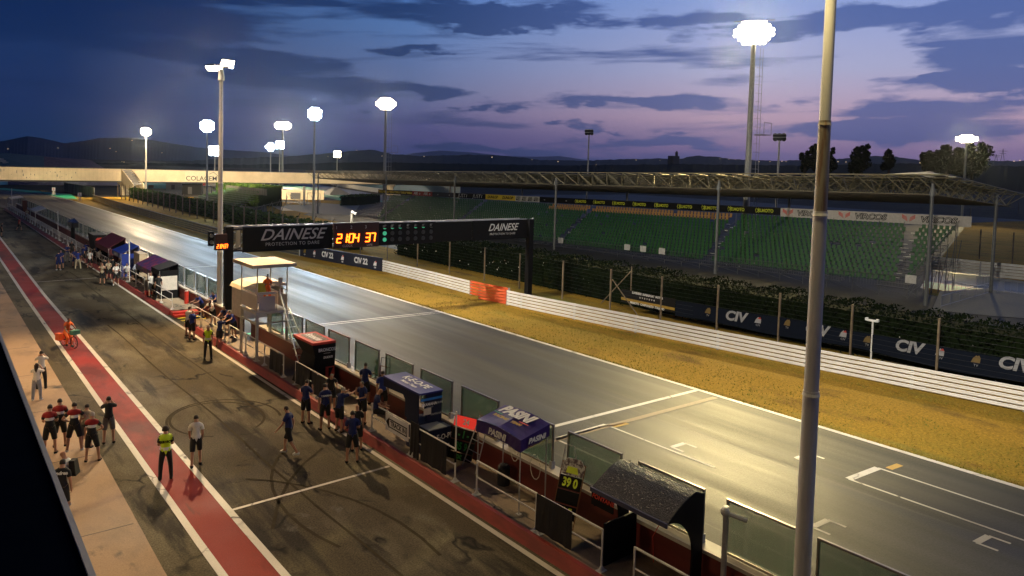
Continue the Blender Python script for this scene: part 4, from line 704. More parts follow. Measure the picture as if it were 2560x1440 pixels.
hedge('hedge', 'clipped green hedge behind the far pale fence posts', [(41, 80), (41.3, 120), (42.6, 165), (44.5, 212)], 2.2, 2.5, 11000, .22)
hedge('hedge', 'tall block of clipped hedge beside the small far stand', [(60.5, 172), (64, 168)], 6, 4.7, 5500, .35); hedge('hedge', 'high green hedge rising behind the small far stand', [(61, 190), (64, 178)], 5, 4.6, 3800, .35)
hedge('shrub_row', 'low shrubs beyond the gate left of the grandstand', [(84, 168), (96, 178)], 5, 2.4, 1500, .3)
# blossoms and scraps caught in the hedge
m_ = MB()
for _ in range(90): 
    y_ = random.uniform(0, 72); m_.ball((42.6+random.uniform(-.1, .2), y_, random.uniform(.6, 2.2)), random.uniform(.03, .07), 5, 3)
tag(m_.build('blossom', 'old_white'), 'pale blossoms and scraps scattered over the dark hedge', 'blossoms', kind='stuff')
# ---------------------------------------------------------------- grandstand
GY0, GY1 = 27.2, 118
def gz(X, Y): return (.95+(X-66)/10*4.35)+drop(Y)       # tread line of the tiers
gs = thing('grandstand', 'large grandstand of green seats on scaffolding', 'grandstand', (70, 60, 0)); NR = 14
deck = MB(); steel = MB(); 
for r_ in range(NR):
    X = 66+r_*.6
    for y0 in range(int(GY0), 136, 6):
        y0 = max(y0, GY0); y1 = min(y0+6, 136) if y0 > GY0 else 30; z = gz(X, (y0+y1)/2); deck.box(X, X+.55, y0, y1, z-.05, z)
deck.build('deck', 'darkgrey', gs)
for Y in [GY0+k*2.4 for k in range(46)]:
    steel.tube((66, Y, 0), (66, Y, gz(66, Y)), .03, 4); steel.tube((71, Y, 0), (71, Y, gz(71, Y)-.1), .03, 4); steel.tube((76, Y, 0), (76, Y, gz(76, Y)+.9), .03, 4); steel.tube((66, Y, gz(66, Y)-.1), (76, Y, gz(76, Y)-.1), .03, 4)
    steel.tube((66, Y, .2), (66, Y+2.4, gz(66, Y)-.1), .02, 4); steel.tube((66, Y, gz(66, Y)-.1), (68, Y, .1), .02, 4); steel.tube((66, Y, gz(66, Y)+1.0), (66, Y+2.4, gz(66, Y+2.4)+1.0), .02, 4)
for k in range(7): steel.tube((66+k*1.6, GY0, 0), (66+k*1.6, GY0, gz(66+k*1.6, GY0)), .035, 4); steel.tube((66+k*1.6, GY0, 0), (67.6+k*1.6, GY0, gz(67.6+k*1.6, GY0)*.8), .025, 4); steel.tube((66+k*1.6, GY0, gz(66+k*1.6, GY0)*.5), (67.6+k*1.6, GY0, gz(67.6+k*1.6, GY0)*.5), .025, 4); steel.tube((66+k*1.6, GY0, gz(66+k*1.6, GY0)), (66+k*1.6, GY0, gz(66+k*1.6, GY0)+1.1), .03, 4)
steel.tube((66, GY0, gz(66, GY0)+1.1), (76.5, GY0, gz(76.5, GY0)+1.1), .03, 4); steel.build('scaffold', mat('scaffold', (.16, .155, .14), .5, .5), gs)
m_ = MB(); 
for k in range(360):
    Y = GY0+k*.25; m_.box(65.9, 65.92, Y, Y+.02, gz(66, Y)-.02, gz(66, Y)+1.0)
m_.build('front_fence', MATS['scaffold'], gs); m_ = MB()
for k in range(42): X = 66+k*.25; m_.box(X, X+.02, GY0-.02, GY0, gz(X, GY0), gz(X, GY0)+1.1)
m_.build('end_fence', MATS['scaffold'], gs)
SEAT = [(a*.95, b*.85, c) for a, b, c in [(-.2, -.2, .38), (.2, -.2, .38), (.2, .2, .4), (-.2, .2, .4), (.24, -.2, .78), (.24, .2, .78), (-.2, -.2, .33), (.2, -.2, .33), (.2, .2, .33), (-.2, .2, .33), (.29, -.2, .78), (.29, .2, .78)]]
SF = [(0, 1, 2, 3), (1, 4, 5, 2), (6, 9, 8, 7), (7, 8, 11, 10), (4, 10, 11, 5), (0, 6, 7, 1), (2, 8, 9, 3), (0, 3, 9, 6), (1, 7, 10, 4), (2, 5, 11, 8)]
sm = bpy.data.meshes.new('seat'); sm.from_pydata(SEAT, [], SF); sm.materials.append(MATS['green_seat'])
allseats = []; orange = MB(); 
for r_ in range(NR):
    X = 66.3+r_*.74; n = 0; Y = GY0+.4+max(0, (8-r_))*.0
    while Y < 136-.3:
        ais = any(abs(Y-(a_+r_*.25)) < .55 for a_ in (28.0, 48, 72, 98, 122))
        end = Y > 122+r_*.9 
        if not ais and not end and random.random() > .012: allseats.append((X, Y, gz(X, Y), r_))
        Y += .52
allseats.sort(key=lambda s: s[1]); 
for i, (X, Y, z, r_) in enumerate(allseats[:100]):
    o = bpy.data.objects.new('seat', sm); COL.objects.link(o); o.parent = gs; o.location = Vector((X, Y, z))-ORG[gs.name]
rest = MB()
for X, Y, z, r_ in allseats[100:]:
    (orange if r_ >= NR-2 and 52 < Y < 84 else rest).add([(x+X, y_+Y, q_+z) for x, y_, q_ in SEAT], SF)
o = rest.build('seats', 'green_seat', gs); o['kind'] = 'stuff'; o = orange.build('orange_seats', 'orange_seat', gs); o['kind'] = 'stuff'; o['label'] = 'orange seats of the top rows'
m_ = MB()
for X, Y, z, r_ in random.sample(allseats, 900):  # pale chips among the seats stand in for wet glints and bright gaps
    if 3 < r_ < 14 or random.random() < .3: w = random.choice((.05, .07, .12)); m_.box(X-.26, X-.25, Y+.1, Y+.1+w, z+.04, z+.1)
for a_ in (28, 48, 72):
    for r_ in range(2, NR): 
        if random.random() < .7: X = 66.05+r_*.74; Y = a_+r_*.25+random.uniform(-.6, .3); m_.box(X, X+.02, Y, Y+random.uniform(.3, .8), gz(X, Y)-.04, gz(X, Y)+.02)
o = m_.build('step_edge_and_glint', mat('pale_edge_glint', (.75, .72, .6), .4), gs); o['kind'] = 'stuff'
for px, py in ((1402, 601), (1568, 618), (1608, 622), (1655, 628), (2277, 698)): 
    p = atX(px, py, 65.85); MB().box(65.83, 65.86, p.y-.45, p.y+.45, p.z-.35, p.z+.35).build('notice', 'old_white', gs)
# advertising boards along the top
AX = 76.4
def board(px0, px1, m_, s_=None, tm='white', n=1, label='', size=.6, xs=1., shear=0., bold=.01, h=.85, second=None):
    a = atX(px0, 500, AX); b = atX(px1, 500, AX); ya, yb_ = a.y, b.y; t = thing('advertising_board', label, 'advertising board', (AX, (ya+yb_)/2, 6))
    def zt(Y): return 7.0+drop(Y)
    bo = MB().hexa([(AX, yb_, zt(yb_)-h), (AX+.06, yb_, zt(yb_)-h), (AX+.06, ya, zt(ya)-h), (AX, ya, zt(ya)-h)], [(AX, yb_, zt(yb_)), (AX+.06, yb_, zt(yb_)), (AX+.06, ya, zt(ya)), (AX, ya, zt(ya))]).build('panel', m_, t)
    for k in range(n):
        f = (k+.5)/n; Y = ya+(yb_-ya)*f
        if s_: text(s_, size, tm, t, (AX-.02, Y, zt(Y)-h/2), (0, -1, .0166), (0, 0, 1), shear=shear, bold=bold, xs=xs)
        if second: second(t, Y, zt(Y)-h/2)
    return t
board(945, 1030, 'black', 'PIRELLI', 'yellow', 6, 'black board with small yellow plates at the far left of the stand top', .5, 1.4, bold=.05)
board(1030.5, 1080, 'red_paint', 'ABE  o', 'white', 2, 'dull red board on the top of the stand, second from the far left', .7, 1.2); board(1080.5, 1138, 'banner_navy', 'o', 'silver_letter', 2, 'navy board on top of the stand beside the dull red one', .5)
board(1138.5, 1213, 'black', 'JUST1', 'silver_letter', 2, 'black JUST1 board on top of the stand', .85, 1.35, .2, .0); board(1213.5, 1288, mat('dunlop', (.75, .52, .03), .5), 'DUNLOP', 'black', 2, 'yellow DUNLOP board on top of the stand', .6, 1.15, .25, .02)
def lq(t, Y, z):
    for d_, s_ in ((.17, 'LIQUI'), (-.19, 'MOLY')): text(s_, .42, 'black', t, (AX-.02, Y, z+d_), (0, -1, .0166), (0, 0, 1), bold=.02, xs=1.0)
board(1288.5, 1348, 'old_white', None, 'black', 4, 'white board with four black LIQUI MOLY plates on top of the stand', second=lq); board(1348.5, 1430, 'black', '~', 'silver_letter', 3, 'plain black board with faint grey marks left of the yellow lettering', .5)
def xl(t, Y, z):
    m_ = MB()
    for s_ in (1, -1): m_.path([(AX-.02, Y+1.02+s_*(.25-.12*abs(k)), z+k*.3) for k in (-1, 0, 1)], .04, 4)
    m_.build('bracket_logo', 'digit_yel2', t)
mat('digit_yel2', (.55, .6, .03), .5)
board(1430.5, 1952, 'black', 'XLMOTO', 'digit_yel2', 9, 'long black board repeating XLMOTO in yellow on top of the stand', .5, 1.0, 0, .025, second=xl)
def vr(t, Y, z):
    for s_ in (1, -1):
        for k in range(4): MB().add([(AX-.02, Y+2.35+s_*(.08+.02*k), z-.3+k*.12), (AX-.02, Y+2.35+s_*(.62-.03*k+.04*k), z-.08+k*.1+.1), (AX-.02, Y+2.35+s_*(.62), z-.02+k*.1+.1), (AX-.02, Y+2.35+s_*(.08+.02*k), z-.24+k*.12)], [(0, 1, 2, 3)]).build('wing_logo', 'bright_red', t)
def vlet(t, Y, z):
    vr(t, Y, z); text('VIRCOS', .78, 'black', t, (AX-.018, Y-.35, z), (0, -1, .0166), (0, 0, 1), shear=.2, bold=.05, xs=1.2); text('VIRCOS', .78, 'vboard', t, (AX-.03, Y-.35, z), (0, -1, .0166), (0, 0, 1), shear=.2, bold=-.008, xs=1.2)
mat('vboard', (.55, .5, .44), .6)
board(1953, 2432, 'vboard', None, 'black', 3, 'white board repeating VIRCOS with red wing logos at the right end', h=1.0, second=vlet)
# ---------------------------------------------------------------- grandstand roof
rf = thing('grandstand_roof', 'long lattice truss canopy on steel columns over the grandstand', 'roof', (70, 80, 9)); RY0, RY1 = 23.4, 146.
def rt(X, Y): return 10.62-(X-64)*.085-.0166*(Y-23.5)
def rb(X, Y): return 9.12-(X-64)*.065-.0152*(Y-23.5)
m_ = MB(); NYB = 50; NXB = 7; dy = (RY1-RY0)/NYB; dx = (81.5-63)/NXB
for j in range(NYB+1):
    for i in range(NXB+1):
        X = 63+i*dx; Y = RY0+j*dy; r_ = .045 if i in (0, NXB) or j in (0, NYB) else .03
        A = Vector((X, Y, rt(X, Y))); Bc = lambda ii, jj: Vector((63+(ii+.5)*dx, RY0+(jj+.5)*dy, rb(63+(ii+.5)*dx, RY0+(jj+.5)*dy)))
        if j < NYB: m_.tube(A, (X, Y+dy, rt(X, Y+dy)), r_*1.3, 3, cap=False)
        if i < NXB: m_.tube(A, (X+dx, Y, rt(X+dx, Y)), r_, 3, cap=False)
        if i < NXB and j < NYB:
            B_ = Bc(i, j); [m_.tube(B_, (63+(i+a)*dx, RY0+(j+b)*dy, rt(63+(i+a)*dx, RY0+(j+b)*dy)), r_, 3, cap=False) for a in (0, 1) for b in (0, 1)]
            if j < NYB-1: m_.tube(B_, Bc(i, j+1), r_*1.3, 3, cap=False)
            if i < NXB-1: m_.tube(B_, Bc(i+1, j), r_, 3, cap=False)
m_.build('truss', mat('truss', (.27, .23, .13), .5, .2), rf); m_ = MB()
for j in range(int((118-RY0)/1.3)):
    Y = RY0+1.5+j*1.3; a, b = 66.5, 80.5; m_.hexa([(a, Y, rt(a, Y)+.05), (b, Y, rt(b, Y)+.05), (b, Y+1.0, rt(b, Y+1)+.05), (a, Y+1.0, rt(a, Y+1)+.05)], [(a, Y, rt(a, Y)+.08), (b, Y, rt(b, Y)+.08), (b, Y+1.0, rt(b, Y+1)+.08), (a, Y+1.0, rt(a, Y+1)+.08)])
m_.build('roof_sheet', mat('roofsheet', (.4, .36, .24), .6, col2=(.2, .17, .1), scale=.4, stretch=(.3, 2, 1)), rf)
m_ = MB()
for k in range(30): X = 64+k*.58; m_.tube((X, RY0+1, rb(X, RY0)-.05), (X, RY1-1, rb(X, RY1)-.05), .035, 3)
m_.build('ceiling_slats', mat('slats', (.14, .11, .07), .7), rf)
for X, Ys in ((64, (24.9, 45.3, 70, 92.9, 114, 142)), (77.5, (24.6, 45.3, 70, 92.9, 114, 138))):
    for Y in Ys: MB().tube((X, Y, -1.2 if Y > 90 else -.02), (X, Y, rb(X, Y)), .16, 12, .13).tube((X, Y, rb(X, Y)-.1), (X, Y, rb(X, Y)+.9), .25, 8, .1).build('column', 'column', rf)
dc = atX(2320, 436, 66); m_ = MB(); m_.ball((66.5, 26.2, 10.62), .55, 10, 6, .7); t = one('roof_cover', MB().add([(65, 25, 10.72), (66.5, 31, 10.6), (69, 33, 10.5), (71, 27, 10.35), (70, 24.5, 10.4), (67, 26.5, 10.98)], [(0, 1, 5), (1, 2, 5), (2, 3, 5), (3, 4, 5), (4, 0, 5)]).add(m_.v, m_.f), 'old_white', 'crumpled pale tarpaulin lying on the near corner of the canopy', 'tarpaulin')
# ---------------------------------------------------------------- things right of the stand
guard('white guard rail beyond the grandstand on the far right', [tuple(at(2330, 676).xy), tuple(at(2450, 690).xy), tuple(at(2720, 718).xy)], 'rail_white', n=5, h=1.6, step=6)
q0 = at(2500, 655); t = thing('catch_fence', 'thin fence posts on the dry bank beyond the far right track', 'fence', q0)
for px, py in ((2448, 648), (2530, 660), (2545, 535), (2425, 560), (2493, 548)): p = at(px, py); MB().tube(p, p+Vector((0, 0, 4.0)), .09, 5).build('post', 'fence_post', t)
def lowfence(name, label, p0, p1, h=1.1, st=.5, m='galv'):
    t = thing(name, label, 'barrier', p0); L_ = (p1-p0).length; u = (p1-p0)/L_; m_ = MB().tube(p0+Vector((0, 0, h)), p1+Vector((0, 0, h)), .03, 4).tube(p0+Vector((0, 0, .15)), p1+Vector((0, 0, .15)), .025, 4); k = 0
    while k <= L_: m_.tube(p0+u*k, p0+u*k+Vector((0, 0, h)), .018, 3); k += st
    m_.build('bars', m, t); return t
lowfence('crowd_barrier', 'metal crowd barrier at the foot of the stand end', at(2360, 730), at(2440, 748)); lowfence('crowd_barrier', 'metal crowd barrier behind the rear column', at(2440, 712), at(2475, 722), 1.3); lowfence('crowd_barrier', 'metal crowd barrier at the far right edge', at(2478, 728), at(2580, 738), 1.1); lowfence('crowd_barrier', 'sloping handrail by the ramp right of the stand', at(2352, 770), at(2470, 735), 1.0, 2.2)
t = thing('mast', 'dark stub post beside the rear column of the canopy', 'post', at(2480, 700)); p = at(2480, 700); MB().tube(p, p+Vector((0, 0, 1.6)), .12, 6).build('post', 'black', t)
# ---------------------------------------------------------------- footbridge
br = thing('footbridge', 'long cream coloured covered footbridge crossing the track', 'bridge', (50, 227, 4)); BY = 226.
def bz(X, top): return (7.27 if top else 3.84)-(.0006*max(0, X-90))
m_ = MB(); m_.hexa([(-60, BY, 3.84), (180, BY, 3.76), (180, BY+3.4, 3.76), (-60, BY+3.4, 3.84)], [(-60, BY, 7.27), (180, BY, 7.0), (180, BY+3.4, 7.0), (-60, BY+3.4, 7.27)]); m_.build('cladding', 'bridge', br)
MB().box(-60, 44, BY-.12, BY-.02, 3.74, 3.9).box(-60, 180, BY-.1, BY-.01, 7.2, 7.36).box(-60, 180, BY-.05, BY+3.5, 3.5, 3.75).build('edge_trim', 'darkgrey', br); m_ = MB()
for k in range(62): m_.box(-14+k*.95, -13.97+k*.95, BY-.02, BY-.01, 3.9, 7.2)
m_.build('seam', 'tan', br); m_ = MB()
for _ in range(26): x = random.uniform(12, 34); z = random.uniform(4.2, 6.3); m_.box(x, x+random.uniform(.06, .2), BY-.025, BY-.015, z, z+random.uniform(.15, .8))
m_.build('scuff', 'grey', br)
MB().box(atY(462, 440, BY).x, atY(552, 440, BY).x, BY-.03, BY-.015, 4.05, 7.0).build('sign_panel', mat('pale_cream', (.72, .66, .48), .7), br); lx = atY(504, 450, BY).x
text('COLACEM', 1.9, 'dark_steel', br, (lx, BY-.06, 4.85), (1, 0, 0), (0, 0, 1), bold=.01, xs=1.0); MB().path([(lx+2.2, BY-.06, 6.2), (lx+3.4, BY-.06, 6.8), (lx+6.2, BY-.06, 4.3), (lx+5.3, BY-.06, 4.3)], .06, 4).build('triangle_logo', 'darkgrey', br)
for X in (44.4, 128.3): MB().tube((X+1, BY+1.6, -4.5), (X+1, BY+1.6, 3.2), 1.2, 14).tube((X+1, BY+1.6, 2.6), (X+1, BY+1.6, 3.6), 1.2, 14, 2.1).build('pier', 'bridge', br)
sx0, sx1 = atY(310, 450, BY-3).x, atY(330, 450, BY-3).x
m_ = MB(); 
for x in (sx0, sx0+2.6): m_.hexa([(x-.1, BY-.2, 4.0), (x+.1, BY-.2, 4.0), (x+1.6, BY-7, -.4), (x+1.4, BY-7, -.4)], [(x-.1, BY-.2, 7.2), (x+.1, BY-.2, 7.2), (x+1.6, BY-7, 3.2), (x+1.4, BY-7, 3.2)])
m_.build('stair_side', 'bridge', br); m_ = MB()
for k in range(7): y0 = BY-.4-k*.95; z0_ = 6.9-k*.58; m_.tube((sx0+.2*k, y0, z0_), (sx0+2.6+.2*(k+1), y0-.95, z0_-.58), .07, 4); m_.tube((sx0+2.6+.2*k, y0, z0_), (sx0+.2*(k+1), y0-.95, z0_-.58), .07, 4); m_.tube((sx0+.2*k, y0, z0_), (sx0+2.6+.2*k, y0, z0_), .09, 4)
m_.build('stair_bracing', 'galv', br)
# ---------------------------------------------------------------- small far stand
fs_ = thing('grandstand', 'small uncovered far stand with green seats below the footbridge', 'grandstand', (54, 160, 0)); m_ = MB(); m2 = MB(); m3 = MB()
for r_ in range(9):
    X = 46+r_*1.05; z = 1.0+r_*.3; m2.box(X, X+1, 140+r_*1.3, 172, z-.06, z)
    for k in range(34): Y = 141+r_*1.3+k*.85; Y < 171.5 and m_.add([(x*1.2+X+.5, y_*1.5+Y, q_+z) for x, y_, q_ in SEAT], SF)
for k in range(26): Y = 140+k*1.28; m3.box(55.6, 55.65, Y+8, Y+9.1, 3.4, 4.7) if Y < 165 else None; m3.tube((46, Y, 0), (46, Y, 1.4), .05, 4)
for k in range(7): X = 46+k*1.55; m3.tube((X, 140, 0), (X, 140, .4+k*.37), .06, 4); m3.tube((X, 140, .1), (X+1.5, 140, .6+k*.5), .05, 4); m3.tube((X, 140, .4+k*.37), (X+1.5, 140, .77+k*.37), .06, 4)
o = m_.build('seats', 'green_seat', fs_); o['kind'] = 'stuff'; m2.build('deck', 'darkgrey', fs_); m3.build('scaffold', MATS['scaffold'], fs_)
# ---------------------------------------------------------------- lot behind, gate, small sheds
t = thing('gate', 'wide wire double gate left of the grandstand end', 'gate', at(760, 508)); a = at(716, 512); b = at(752, 512); c = at(768, 512); m_ = MB()
for u, v in ((a, b), (c, at(800, 513))): m_.path([u, u+Vector((0, 0, 3)), v+Vector((0, 0, 3)), v, u+Vector((0, 0, 3))], .09, 4).tube(u, v+Vector((0, 0, 1.2)), .07, 4)
m_.build('leaf', 'old_white', t); MB().tube(at(760, 512), at(760, 512)+Vector((0, 0, 4.6)), .3, 6).build('post', 'old_white', t)
for i, (px, py, w, d_, h, mm_, lb) in enumerate([(690, 498, 12, 4, 2.6, 'cream', 'row of pale toilet cabins beyond the high hedge'), (610, 482, 6, 4, 3, 'old_white', 'white fenced enclosure under the footbridge lettering'), (415, 474, 5, 3, 2.4, 'grey', 'grey container parked beyond the far fence'), (455, 486, 5, 3, 3.2, 'black', 'black covered stall parked beyond the far fence'), (480, 484, 5, 3, 2.4, 'dark_steel', 'dark trailer beside the black covered stall'), (350, 470, 8, 3, 1.6, 'teal', 'low teal barrier wall beyond the bridge'), (520, 470, 16, 4, 2.4, 'concrete', 'long pale concrete blocks behind the lettered bridge'), (507, 464, 3, 2, 2.2, 'bright_red', 'small red vehicle parked beside the concrete blocks')]):
    p = at(px, py); t = thing('shed', lb, 'shed', p); MB().hexa([p+Vector((0, 0, -.1)), p+Vector((w, -.4*w, -.1)), p+Vector((w+d_*.4, -.4*w+d_, -.1)), p+Vector((d_*.4, d_, -.1))], [p+Vector((0, 0, h)), p+Vector((w, -.4*w, h)), p+Vector((w+d_*.4, -.4*w+d_, h)), p+Vector((d_*.4, d_, h))]).build('body', mm_, t); MB().hexa([p+Vector((w*.3, -.12*w-.05, .1)), p+Vector((w*.5, -.2*w-.05, .1)), p+Vector((w*.5, -.2*w, .1)), p+Vector((w*.3, -.12*w, .1))], [p+Vector((w*.3, -.12*w-.05, h*.7)), p+Vector((w*.5, -.2*w-.05, h*.7)), p+Vector((w*.5, -.2*w, h*.7)), p+Vector((w*.3, -.12*w, h*.7))]).build('door', 'darkgrey', t)
p = at(838, 486); t = thing('tent', 'grey pyramid tent beside the second bridge pier', 'tent', p); w = 4.2; MB().add([p+Vector((-w, -w, 0)), p+Vector((w, -w, 0)), p+Vector((w, w, 0)), p+Vector((-w, w, 0)), p+Vector((0, 0, 2.6))], [(0, 1, 4), (1, 2, 4), (2, 3, 4), (3, 0, 4)]).build('canopy', 'grey', t)
# slanting far track, barriers and banners seen below the bridge
def strip(name, a, b, w, m, z=.0, kind=True):
    a = at(*a); b = at(*b); n = Vector((-(b-a).y, (b-a).x, 0)).normalized()*w/2; o = MB().add([a-n+Vector((0, 0, z)), b-n+Vector((0, 0, z)), b+n+Vector((0, 0, z)), a+n+Vector((0, 0, z))], [(0, 1, 2, 3)])
    return struct(name, o, m)
mat('yard', (.2, .19, .16), .75)
strip('return_track', (745, 458), (1000, 502), 11, 'track_blue', .02); strip('return_verge', (700, 462), (930, 505), 14, 'green_kerb', .01); strip('service_road', (640, 497), (860, 515), 7, 'yard', .02)
pc = at(770, 536); struct('pale_yard', MB().add([at(690, 520), at(720, 512), at(900, 512), at(880, 540), at(760, 531), at(718, 524)], [(0, 1, 2, 3, 4, 5)]), mat('yard', (.33, .32, .27), .7))
struct('path', MB().add([tuple(at(676, 514).xy)+(.004,), tuple(at(694, 514).xy)+(.004,), tuple(at(735, 527).xy)+(.004,), tuple(at(705, 527).xy)+(.004,)], [(0, 1, 2, 3)]), 'tan')
def lowwall(label, pts, h, m, nm='barrier_wall', w=.4):
    P = [at(*p) for p in pts]; t = thing(nm, label, 'barrier', P[0])
    for a, b in zip(P, P[1:]): MB().hexa([a, a+Vector((w, w, 0)), b+Vector((w, w, 0)), b], [a+Vector((0, 0, h)), a+Vector((w, w, h)), b+Vector((w, w, h)), b+Vector((0, 0, h))]).build('segment', m, t)
lowwall('white lit barrier sweeping down behind the second bridge pier', [(820, 460), (870, 470), (1000, 490)], 1.6, 'white_paint'); lowwall('pale blue boards above the far barrier right of the second pier', [(870, 463), (1000, 478), (1150, 500)], 4.2, mat('blue_board', (.18, .32, .42), .6))
lowwall('dark blue tyre wall with white banners far beyond the bridge', [(20, 462), (165, 463), (310, 464)], 2.2, mat('tyrewall', (.02, .03, .12), .5, col2=(.2, .25, .35), scale=.08, thr=(.5, .7))); lowwall('pale blue banner wall beyond the far bend', [(-40, 464), (40, 461), (95, 461)], 1.6, 'teal'); lowwall('light blue boards behind the parked trailers', [(360, 458), (560, 458)], 3.2, 'teal')
lowwall('grey debris fence along the grass near the bridge', [(160, 478), (235, 494)], 2.6, mat('debris', (.14, .17, .17), .7, col2=(.07, .08, .08), scale=.8, stretch=(1, 1, .2), thr=(.45, .55)), 'debris_fence', .15)
for px, py, lb in ((134, 487, 'small white distance marker on the grass, the farther of two'), (199, 503, 'small white distance marker on the grass, the nearer of two')):
    p = at(px, py); t = thing('distance_marker', lb, 'marker', p); MB().box(p.x-.1, p.x+.1, p.y-.05, p.y+.05, 0, 1.0).box(p.x-.35, p.x-.25, p.y-.05, p.y+.05, 0, 1.9).box(p.x+.25, p.x+.35, p.y-.05, p.y+.05, 0, 1.9).build('stand', 'white_paint', t); MB().box(p.x-.4, p.x+.4, p.y-.1, p.y-.06, 1.1, 2.0).build('plate', 'white', t); text('2' if px < 150 else '1', .7, 'bright_red', t, (p.x, p.y-.12, 1.55), (1, 0, 0), (0, 0, 1), bold=.03)
# far left stand behind the bridge
t = thing('grandstand', 'pale far grandstand slope above the left end of the footbridge', 'grandstand', atY(100, 400, 330)); a, b, c, d_, e = [atY(px, py, yy) for px, py, yy in ((-60, 376, 350), (110, 391, 350), (225, 400, 350), (262, 421, 325), (-60, 424, 325))]
f = atY(110, 423, 325); MB().add([a, b, f, e], [(0, 1, 2, 3)]).add([v+Vector((0, 2, -.4)) for v in (a, b, f, e)], [(3, 2, 1, 0)]).build('teal_tiers', mat('tier1', (.06, .12, .13), .7, col2=(.04, .08, .09), scale=.6, stretch=(1, 1, 4)), t)
MB().add([b, c, d_, f], [(0, 1, 2, 3)]).add([v+Vector((0, 2, -.4)) for v in (b, c, d_, f)], [(3, 2, 1, 0)]).build('mauve_tiers', mat('tier2', (.16, .09, .11), .7, col2=(.09, .06, .08), scale=1, thr=(.45, .55)), t)
m_ = MB()
for k in range(7): p = atY(-2+k*6, 395+k*4, 336-k); m_.tube(p-Vector((1.2, 0, 0)), p+Vector((1.4, 0, -.4)), .12, 4)
m_.build('stair_lines', 'white_paint', t)
# ---------------------------------------------------------------- floodlight masts
def mast(label, base, zt_, px, m, w, h, rows, cols, r0=.2, ladder=False, tgt=(22, 40, 0), lit=True, zb=-1.):
    t = thing('floodlight_mast', label, 'floodlight', (base[0], base[1], 0)); B_ = Vector((base[0], base[1], zb)); T = Vector((base[0], base[1], zt_))
    MB().tube(B_, T, r0, 12, r0*.6).build('mast', 'mast_paint', t); T = T+Vector((0, 0, h/2)); d = (Vector(tgt)-T).normalized(); d.z *= .6; d.normalize(); u = d.cross(Vector((0, 0, 1))).normalized(); v = u.cross(d)
    MB().tube(T-u*w/2, T+u*w/2, .08, 5).tube(T-u*w/2+v*h/2, T+u*w/2+v*h/2, .06, 5).build('crossbar', 'galv', t)
    for j in range(rows):
        for i in range(cols):
            fx, fy = ((i+.5)/cols-.5)*2, ((j+.5)/rows-.5)*2
            if rows > 2 and fx*fx+fy*fy > 1.0: continue  # glare disc built into the shape: oversized, overlapping heads cut to an ellipse
            c = T+u*w*fx/2+v*h*fy/2; s = max(w/cols, h/rows)*.62; hd = MB().tube(c-d*.35, c, s*.6, 10, s).build('lamp_head', 'galv', t)
            MB().tube(c+d*.01, c+d*.02, s*.92, 12).build('lens', m, hd)
    if ladder:
        l_ = MB(); o_ = Vector((r0+.7, -.5, 0)); zz = zb
        while zz < zt_-1: l_.tube((base[0]+r0*.4, base[1]-.5, zz), (base[0]+r0+.9, base[1]-.7, zz), .03, 3); zz += 1.1
        for q_ in (.9, .25): l_.tube((base[0]+r0+q_, base[1]-.7, zb), (base[0]+r0*.6+q_, base[1]-.7, zt_-.5), .035, 4)
        z1 = zt_*.57; l_.box(base[0]+r0, base[0]+r0+2.0, base[1]-1.6, base[1]-.4, z1, z1+.08).path([(base[0]+r0+2, base[1]-1.6, z1), (base[0]+r0+2, base[1]-1.6, z1+1.6), (base[0]+r0+.3, base[1]-1.6, z1+1.6), (base[0]+r0+.3, base[1]-1.6, z1)], .04, 4); l_.build('ladder_cage', 'galv', t)
    return t, T
mat('mast_paint', (.42, .42, .38), .5, .2)
T1, c13 = mast('largest floodlight mast with a blazing yellow head and a ladder', (85, 55.8), 27.3, 0, 'lamp_yel', 5.0, 3.0, 6, 10, .48, True, (26, 22, 0))
T2, c9 = mast('tall floodlight mast with ladder rising behind the left half of the roof', (85, 152.2), 23.2, 0, 'lamp_warm', 4.6, 2.6, 6, 9, .42, True, (22, 80, 0))
T3, c8 = mast('slim floodlight mast with a blue white head in front of the roof end', (53.2, 119.8), 17.6, 0, 'lamp_cool', 2.2, 2.2, 5, 5, .24, False, (20, 55, 0))
T4, c2 = mast('slim floodlight mast with a blue white head just left of the tall wall pole', (43.4, 146.5), 15.7, 0, 'lamp_cool', 2.4, 2.2, 5, 5, .24, False, (22, 75, 0))
T5, c1 = mast('slim floodlight mast with a warm head in front of the footbridge', (46.6, 209), 16.3, 0, 'lamp_warm', 2.2, 1.9, 5, 5, .26, False, (30, 150, 0))
T6, c7 = mast('tall mast with a wide yellowish head left of the centre of the skyline', (130, 327), 25.4, 0, 'lamp_warm', 7, 3.2, 4, 8, .6, False, (30, 100, 0), zb=-6)
T7, c5 = mast('distant mast with a cyan white head, left of the close pair', (110, 289), 14.8, 0, 'lamp_cool', 4, 3, 3, 4, .35, False, (30, 100, 0), zb=-5)
T8, c6 = mast('distant mast with a small white head, right of the close pair', (120, 305), 16.2, 0, 'lamp_cool', 3.2, 3, 3, 3, .4, False, (30, 100, 0), zb=-5)
T9, c3 = mast('distant mast with a cyan white head low beside the tall wall pole', (86, 281), 12.3, 0, 'lamp_cool', 4, 3.2, 3, 3, .3, False, (20, 100, 0), zb=-5)
T10, c10 = mast('distant mast with a small yellow head over the hills', (130, 271), 13, 0, 'lamp_yel', 2.6, 2.4, 3, 3, .3, False, (20, 100, 0), zb=-5)
T11, _ = mast('unlit mast with dark lamp heads right of the centre', (95, 95.5), 16.8, 0, 'dark_steel', 1.6, .9, 2, 3, .2, False, (20, 60, 0))
T12, _ = mast('unlit mast with dark lamp heads between the big mast and the near pole', (95, 57.5), 15.3, 0, 'dark_steel', 1.8, .9, 2, 3, .2, False, (20, 40, 0))
